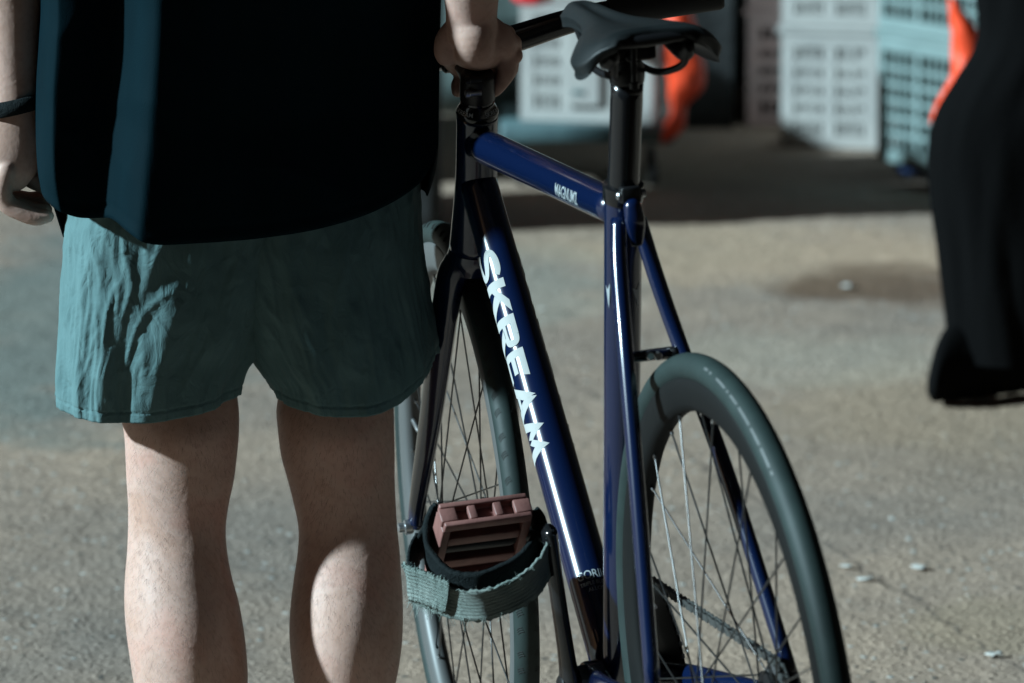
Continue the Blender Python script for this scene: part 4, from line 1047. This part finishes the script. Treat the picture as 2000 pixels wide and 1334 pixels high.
# chain: closed path of links round ring and cog
cog = RC+RV*.043; m = MB(); m.lathe(cog-RV*.002, RV, [(0, .018), (.0004, .0315), (.0034, .0315), (.004, .018)], 48); m.build('cog', M['alu'], bike)
def chain():
    C1, r1, C2, r2 = cr, .0975, cog, .0335
    L2 = C1-C2; D = L2.length; al = math.asin((r1-r2)/D); e1 = L2.normalized(); e2 = RV.cross(e1).normalized()
    if e2.z < 0: e2 = -e2
    def pt(c, r, a): return c+e1*(r*cos(a))+e2*(r*sin(a))
    path = []
    aT = pi/2+al
    N_ = 60
    for i in range(N_+1): path.append(pt(C1, r1, -aT+2*aT*i/N_))       # round the ring, bottom -> front -> top
    for i in range(1, 40): path.append(pt(C1, r1, aT)*(1-i/40)+pt(C2, r2, aT)*(i/40))
    for i in range(N_//2+1): path.append(pt(C2, r2, aT+(2*pi-2*aT)*i/(N_//2)))
    for i in range(1, 40): path.append(pt(C2, r2, -aT)*(1-i/40)+pt(C1, r1, -aT)*(i/40))
    tot = [0]
    for i in range(len(path)): tot.append(tot[-1]+(path[(i+1) % len(path)]-path[i]).length)
    n = int(round(tot[-1]/.0127/2))*2; pitch = tot[-1]/n
    def at(s):
        s %= tot[-1]; lo = 0
        for i in range(len(path)):
            if tot[i+1] >= s: lo = i; break
        t = (s-tot[lo])/(tot[lo+1]-tot[lo]+1e-12); return path[lo]*(1-t)+path[(lo+1) % len(path)]*t
    def link_mesh(outer):
        m = MB(); o_ = .0032 if outer else .0020; th = .0006; Lh = .00635
        for s in (-1, 1):
            vs = []; prof = []
            for k in range(9): a = -pi/2+pi*k/8; prof.append((Lh+.0042*cos(a), .0042*sin(a)))
            prof.append((0, .0030))
            for k in range(9): a = pi/2+pi*k/8; prof.append((-Lh+.0042*cos(a), .0042*sin(a)))
            prof.append((0, -.0030)); n_ = len(prof)
            for z in (o_*s-th, o_*s+th):
                for p in prof: vs.append(V((p[0], z, p[1])))
            fs = [tuple(range(n_)), tuple(range(n_, 2*n_))[::-1]]+[(i, (i+1) % n_, n_+(i+1) % n_, n_+i) for i in range(n_)]
            m.add(vs, fs)
        for x in (-Lh, Lh):
            m.lathe(V((x, -.0038 if outer else -.0016, 0)), V((0, 1, 0)), [(0, .0018 if outer else .0036), (.0076 if outer else .0032, .0018 if outer else .0036)], 10)
        me = bpy.data.meshes.new('link'); me.from_pydata([tuple(v) for v in m.v], [], m.f); me.update(); me.materials.append(M['chain']); return me
    mo, mi = link_mesh(True), link_mesh(False)
    root = mesh('chain', [], [], None, bike)
    for i in range(n):
        a, b = at(i*pitch), at((i+1)*pitch); x = (b-a).normalized(); y = RV; z = x.cross(y).normalized(); y = z.cross(x)
        o = bpy.data.objects.new('link', mo if i % 2 else mi); COL.objects.link(o); o.parent = root
        mt = Matrix((x, y, z)).transposed().to_4x4(); mt.translation = (a+b)/2; o.matrix_basis = mt
chain()

# pedals with foot straps
def pedal(c, ex, lab):
    be = radians(43); cdir = (-FV + RV*(-.22)); cdir = (cdir-ex*cdir.dot(ex)).normalized(); up = ex.cross(cdir); up = up if up.z > 0 else -up
    nf = cdir*cos(be)-up*sin(be); ne = cdir*sin(be)+up*cos(be); ax = (ex, ne, nf)
    m = MB(); hw, hl, ht_ = .046, .049, .0145
    for s in (-1, 1):
        for t_ in (-1, 1): m.box(c+ne*s*hl+nf*t_*(ht_-.003), (hw, .0055, .003), ax)
        for x, w_ in ((-hw+.007, .009), (-.0135, .0045), (.0135, .0045), (hw-.007, .009)):
            m.box(c+ne*s*hl+ex*x, (w_, .0050, ht_-.0062), ax)
        m.box(c+ne*s*(hl-.004)+ex*0, (hw-.004, .0015, ht_-.0064), ax)
        m.box(c+ex*s*(hw-.0035), (.0045, hl-.0058, ht_-.001), ax)
        for q_ in (.40,): m.box(c+ne*s*hl*q_, (hw-.008, .0065, ht_-.003), ax)
    m.box(c+nf*-.002, (hw-.009, hl-.006, .0035), ax)
    o = m.build('pedal', M['pedal'], bike, bevel=.0024)
    if lab: o['label'] = lab
    m = MB(); m.lathe(c-ex*(hw-.006), ex, [(0, .006), (.001, .0085), (2*hw-.02, .0095), (2*hw-.012, .007), (2*hw+.004, .007)], 20); m.build('pedal_axle', M['black'], o)
    m = MB()
    for x in (-.024, 0, .020):
        m.lathe(c+ex*x-ne*.034+nf*(ht_-.0005), nf, [(0, .0022), (.002, .0022), (.0022, .001)], 10)
    m.build('traction_pin', M['alu'], o)
    return o, ne, nf
pc = ce_-RV*.052
pc = BP(934, 1056, -.128)
ped, ne, nf = pedal(pc, (RV-UV_*.02).normalized(), None)
tube('pedal_spindle', [ce_, ce_*.3+(pc+RV*.044)*.7, pc+RV*.036], [.0065, .0065, .0065], M['black'], bike, n=16)
pedal(ce2+RV*.055, RV, None)
def strap():
    Y0 = pc.y
    def band(name, pts, wdt, th, mat, par, wdir, seed=1, fray=0):
        n = 110; rows = catmull(pts, n); m_ = 9; vs = []; fs = []; uvs = []; length = 0; P = [V(r) for r in rows]
        for i in range(n):
            T = (P[min(i+1, n-1)]-P[max(i-1, 0)]).normalized(); wd = (wdir-T*wdir.dot(T)).normalized(); N = T.cross(wd)
            if i: length += (P[i]-P[i-1]).length
            for j in range(m_):
                v = j/(m_-1)-.5; e = fray*noise.noise(V((i*.45, j, seed)))*(1 if j in (0, m_-1) else 0)
                bow = .0015*cos(v*pi)+.0015*noise.noise(V((i*.11, v*2, seed+2)))
                vs.append(P[i]+wd*(wdt*v+e)+N*bow); uvs.append((length*10, v))
        for i in range(n-1):
            for j in range(m_-1): fs.append((i*m_+j, i*m_+j+1, (i+1)*m_+j+1, (i+1)*m_+j))
        o = mesh(name, vs, fs, mat, par, uvs=uvs); s = o.modifiers.new('s', 'SOLIDIFY'); s.thickness = th; s.offset = 0
        return o, P
    wd = (UV_*.96+V((0, -.22, 0))).normalized()
    path = [W(1046, 1022, Y0+.012), W(1068, 1050, Y0-.008), W(1071, 1092, Y0-.034), W(1040, 1138, Y0-.058), W(990, 1168, Y0-.072), W(930, 1184, Y0-.078), W(868, 1174, Y0-.070), W(815, 1150, Y0-.052), W(796, 1138, Y0-.034)]
    inner = [W(1044, 1015, Y0+.012), W(1052, 1060, Y0-.014), W(1022, 1104, Y0-.044), W(980, 1130, Y0-.058), W(930, 1146, Y0-.066), W(880, 1138, Y0-.058), W(846, 1105, Y0-.040), W(832, 1065, Y0-.018), W(846, 1022, Y0+.004), W(862, 1000, Y0+.012)]
    pst = mesh('pedal_strap', [], [], None, bike)
    web, P = band('strap_webbing', path, .0345, .0030, M['webbing'], pst, wd, 1, .0028)
    inn, Q = band('strap_lining', inner, .0300, .0055, M['strapblack'], pst, wd, 5, .001)
    # second, folded end of the webbing on the left
    band('strap_end', [W(846, 1150, Y0-.058), W(822, 1138, Y0-.050), W(802, 1122, Y0-.038), W(804, 1096, Y0-.020), W(822, 1058, Y0-.004)], .030, .0028, M['strapblack'], pst, wd, 9, .002)
    band('strap_fold', [W(874, 1166, Y0-.079), W(840, 1152, Y0-.070), W(806, 1140, Y0-.055), W(793, 1136, Y0-.043)], .0375, .0024, M['webbing'], pst, wd, 19, .005)
    m = MB(); rnd = random.Random(3)
    for i in range(190):
        k = rnd.choice([rnd.randrange(len(P)), rnd.randrange(len(P)-22, len(P))]); s = rnd.choice((-1, 1)); p = P[k]+wd*(s*.0165)+V((0, -.003, 0)); L = rnd.uniform(.002, .009)*(1.4 if k > len(P)-20 else 1)
        d = (wd*s+V((rnd.uniform(-1, 1), rnd.uniform(-.5, .1), rnd.uniform(-.8, .3)))).normalized()
        m.tube([p-d*.004, p+d*L*.5, p+d*L+V((rnd.uniform(-.002, .002), 0, rnd.uniform(-.003, .001)))], [.00018]*3, n=4)
    o = m.build('frayed_threads', M['webbing'], pst); o['kind'] = 'stuff'
    t0 = W(852, 1200, Y0-.073)
    tube('loose_thread', [t0, t0+V((.0015, 0, -.014)), t0+V((.0, .001, -.030)), t0+V((.0010, 0, -.034))], [.0005, .0005, .0007, .0014], M['strapblack'], pst, n=8, steps=16, rnd=True)
    for (a, b) in (((1048, 1010), (1058, 1040)), ((836, 1022), (824, 1052))):
        tube('strap_keeper', [W(a[0], a[1], Y0+.008), W((a[0]+b[0])/2+4, (a[1]+b[1])/2, Y0-.006), W(b[0], b[1], Y0-.008)], [(.012, .004), (.013, .005), (.011, .004)], M['strapblack'], pst, n=16, steps=10, rnd=True)
strap()

# ------------------------------------------------------------------ lettering
def letter_quads(ch):
    """each letter: convex quads in a unit box (x reading direction, y up)"""
    def stroke(pts, w0, n=26):
        rows = catmull([(p[0], p[1]) for p in pts], n); out = []; L = []
        for i in range(n):
            a = rows[max(i-1, 0)]; b = rows[min(i+1, n-1)]; dx, dy = b[0]-a[0], b[1]-a[1]; l = sqrt(dx*dx+dy*dy); nx, ny = -dy/l*w0/2, dx/l*w0/2
            L.append(((rows[i][0]+nx, rows[i][1]+ny), (rows[i][0]-nx, rows[i][1]-ny)))
        for i in range(n-1): out.append((L[i][1], L[i+1][1], L[i+1][0], L[i][0]))
        return out
    Q = []
    if ch == 'S': Q += stroke([(.93, .80), (.75, .885), (.45, .89), (.20, .80), (.15, .66), (.32, .55), (.62, .47), (.84, .36), (.84, .20), (.60, .11), (.30, .11), (.05, .20)], .23, 40)
    if ch == 'K': Q += [((.02, 0), (.28, 0), (.28, 1), (.02, 1)), ((.28, .40), (.30, .62), (.76, 1), (1.04, 1)), ((.42, .56), (.28, .44), (.74, 0), (1.06, 0))][:1]+[((.27, .36), (1.02, 1), (.68, 1), (.27, .62)), ((.40, .47), (.72, 0), (1.08, 0), (.62, .66))]
    if ch == 'R': Q += [((.02, 0), (.28, 0), (.28, 1), (.02, 1)), ((.28, .80), (.62, .80), (.62, 1), (.28, 1)), ((.28, .42), (.62, .42), (.62, .58), (.28, .58))]+stroke([(.62, .90), (.80, .86), (.85, .71), (.80, .55), (.62, .50)], .2, 18)+[((.36, .44), (.74, 0), (1.08, 0), (.66, .46))]
    if ch == 'E': Q += [((.02, 0), (.28, 0), (.28, 1), (.02, 1)), ((.28, .79), (.92, .79), (.98, 1), (.28, 1)), ((.28, .40), (.80, .40), (.80, .60), (.28, .60)), ((.28, 0), (1.0, 0), (.94, .21), (.28, .21))]
    if ch == 'A': Q += [((-.02, 0), (.24, 0), (.52, .55), (.46, 1)), ((.72, 0), (1.02, 0), (.52, 1.02), (.44, .62)), ((.24, .16), (.74, .16), (.66, .33), (.32, .33))]
    if ch == 'M': Q += [((-.02, 0), (.20, 0), (.33, .55), (.26, 1.0)), ((.26, 1.0), (.25, .55), (.44, .18), (.52, .42)), ((.50, .42), (.56, .18), (.76, .55), (.76, 1.0)), ((.76, 1.0), (.68, .5), (.80, 0), (1.04, 0))]
    return Q
def wrap_letters(name, text, u_ranges, p_at, mat, parent, sub=6, off=.0004):
    vs = []; fs = []
    for li, (ch, (u0, u1)) in enumerate(zip(text, u_ranges)):
        for qi, q in enumerate(letter_quads(ch)):
            o = len(vs); lift = off+.00003*qi; nn = 2 if ch == 'S' else sub
            for i in range(nn+1):
                for j in range(sub+1):
                    s, t = i/nn, j/sub
                    x = (1-s)*((1-t)*q[0][0]+t*q[3][0])+s*((1-t)*q[1][0]+t*q[2][0]); y = (1-s)*((1-t)*q[0][1]+t*q[3][1])+s*((1-t)*q[1][1]+t*q[2][1])
                    vs.append(p_at(u0+(u1-u0)*x, y, lift))
            for i in range(nn):
                for j in range(sub): a = o+i*(sub+1)+j; fs.append((a, a+sub+1, a+sub+2, a+1))
    return mesh(name, vs, fs, mat, parent)
def tube_frame(p0, p1):
    ax = (p1-p0).normalized(); mid = (p0+p1)/2; v = (V((0, 0, CAM_H))-mid).normalized(); ec = (v-ax*v.dot(ax)).normalized(); er = ax.cross(ec); 
    if er.x < 0: er = -er
    return ax, ec, er
axd, ecd, erd = tube_frame(dt0, dt1); LD = (dt1-dt0).length
def dt_rad(u):
    f = u/LD; return sp([(0, .0205), (.3, .0212), (.6, .0226), (1, .0232)], f)[0]
def dtp(u, ph, lift):
    r = dt_rad(u)+lift; return dt0+axd*u+ecd*(r*cos(ph))+erd*(r*sin(ph))
def u_of(py):
    lo, hi = 0, LD
    def ypx(u):
        p = dt0+axd*u; z = p.z-CAM_H; d = p.y*cp_-z*sp_; return 667-FPX*(z*cp_+p.y*sp_)/d
    for _ in range(40):
        m_ = (lo+hi)/2
        if ypx(m_) < py: lo = m_
        else: hi = m_
    return lo
rng = [(u_of(a), u_of(b)) for a, b in ((497, 552), (556, 622), (626, 690), (692, 748), (752, 822), (822, 900))]
wrap_letters('lettering', 'SKREAM', rng, lambda u, y, l: dtp(u, radians(-84+80*y), l), M['white'], dt)
wrap_letters('lettering', 'SKREAM', [(rng[-1][1]+rng[0][0]-b, rng[-1][1]+rng[0][0]-a) for a, b in rng], lambda u, y, l: dtp(rng[-1][1]+rng[0][0]-u, radians(84+80-80*y), l), M['white'], dt)
def font_decal(name, text, p_at, mat, parent, size=1, cuts=0):
    cu = bpy.data.curves.new('txt', 'FONT'); cu.body = text; cu.size = size; cu.offset = .012; o = bpy.data.objects.new('txt', cu); COL.objects.link(o)
    dg = bpy.context.evaluated_depsgraph_get(); me = bpy.data.meshes.new_from_object(o.evaluated_get(dg)); bpy.data.objects.remove(o)
    bm = bmesh.new(); bm.from_mesh(me); ys = [v.co.y for v in bm.verts]
    for k in range(1, 10):
        bmesh.ops.bisect_plane(bm, geom=bm.verts[:]+bm.edges[:]+bm.faces[:], plane_co=(0, max(ys)*k/10, 0), plane_no=(0, 1, 0))
    xs = [v.co.x for v in bm.verts]; X0, X1 = min(xs), max(xs)
    for v in bm.verts: v.co = p_at((v.co.x-X0)/(X1-X0), v.co.y)
    me2 = bpy.data.meshes.new(name); bm.to_mesh(me2); bm.free(); me2.materials.append(mat)
    return link(bpy.data.objects.new(name, me2), parent)
# model name on the side of the top tube
axt, ect, ert = tube_frame(tt0, tt1); LT = (tt1-tt0).length; upT = ert if ert.z > 0 else -ert
axt2, ect2, ert2 = axt, ect, axt.cross(ect); 
if ert2.z < 0: ert2 = -ert2
def ttp(u, ph, lift):
    r = .0180+lift; return tt0+axt*u+ect2*(r*cos(ph))+ert2*(r*sin(ph))
font_decal('model_lettering', 'MAGNUM2', lambda x, y: ttp(LT*(.672+.150*x), radians(-48+56*y), .0009), M['greyprint'], tt)
# tubing decal low on the down tube
u0 = u_of(1128); 
for k, (txt, w_, h_, x0) in enumerate((('GORILLA', .042, .0110, .0), ('TRIPLE BUTTED', .036, .0050, .001), ('ALLOY', .018, .0050, .008))):
    off_ = (0, .0135, .0205)[k]
    font_decal('tubing_decal', txt, (lambda off_, w_, h_, x0: lambda x, y: dtp(u0+off_+h_-h_*y*1.2, (x0-.012+w_*x)/.023, .0006))(off_, w_, h_, x0), M['greyprint'] if k == 0 else M['greyprint'], dt)
# name printed round the headset cap, on both sides
def hsp(x, y, a0, a1):
    u_ = hsx; c = HT+hsx*(.0064+.0060*y); r = .0226-.0036*(y*.95)+.0004; v = (V((0, 0, CAM_H))-HT).normalized(); ec = (v-u_*v.dot(u_)).normalized(); er = ec.cross(u_); er = er if er.x > 0 else -er
    a = a0+(a1-a0)*x; return c+ec*(r*cos(a))+er*(r*sin(a))
font_decal('headset_lettering', 'SKREAM', lambda x, y: hsp(x, y, radians(-75), radians(-12)), M['greyprint'], hset)
font_decal('headset_lettering', 'SKREAM', lambda x, y: hsp(x, y, radians(22), radians(85)), M['greyprint'], hset)
# arrow marks on the seat tube and the nose badge of the saddle, tyre label
axs, ecs, ers = tube_frame(st0, st1); LS = (st1-st0).length
def stp(u, ph, r=.0189): return st0+axs*u+ecs*(r*cos(ph))+ers*(r*sin(ph))
for (a0, a1) in ((-58, -40), (30, 62)):
    u1 = LS*.165; vs = [stp(u1, radians(a0), .0196), stp(u1-.004, radians(a1), .0196), stp(u1+.024, radians((a0+a1)/2+6), .0196), stp(u1+.004, radians((a0+a1)/2), .0196)]
    mesh('chevron_mark', vs, [(0, 3, 2), (3, 1, 2)], M['greyprint'], stt)
def tyre_label():
    vs = []; fs = []; n = 40
    for i in range(n+1):
        a = radians(86)-radians(34)*i/n+0; d = FV*-cos(a)*-1*0+(-FV)*cos(a)+UV_*sin(a)
        for (w0) in (-.93, -.76):
            r_ = .01385+.0002
            vs.append(RC+d*(.3227+r_*cos(w0+.06*noise.noise(V((i*.9, w0*9, 2)))))+RV*(r_*sin(w0)))
    for i in range(n):
        if noise.noise(V((i*1.7, 3, 3))) > -.1: fs.append((i*2, i*2+1, i*2+3, i*2+2))
    mesh('tyre_label', vs, fs, nmat('faded_print', (.11, .12, .12), .6), rw)
tyre_label()
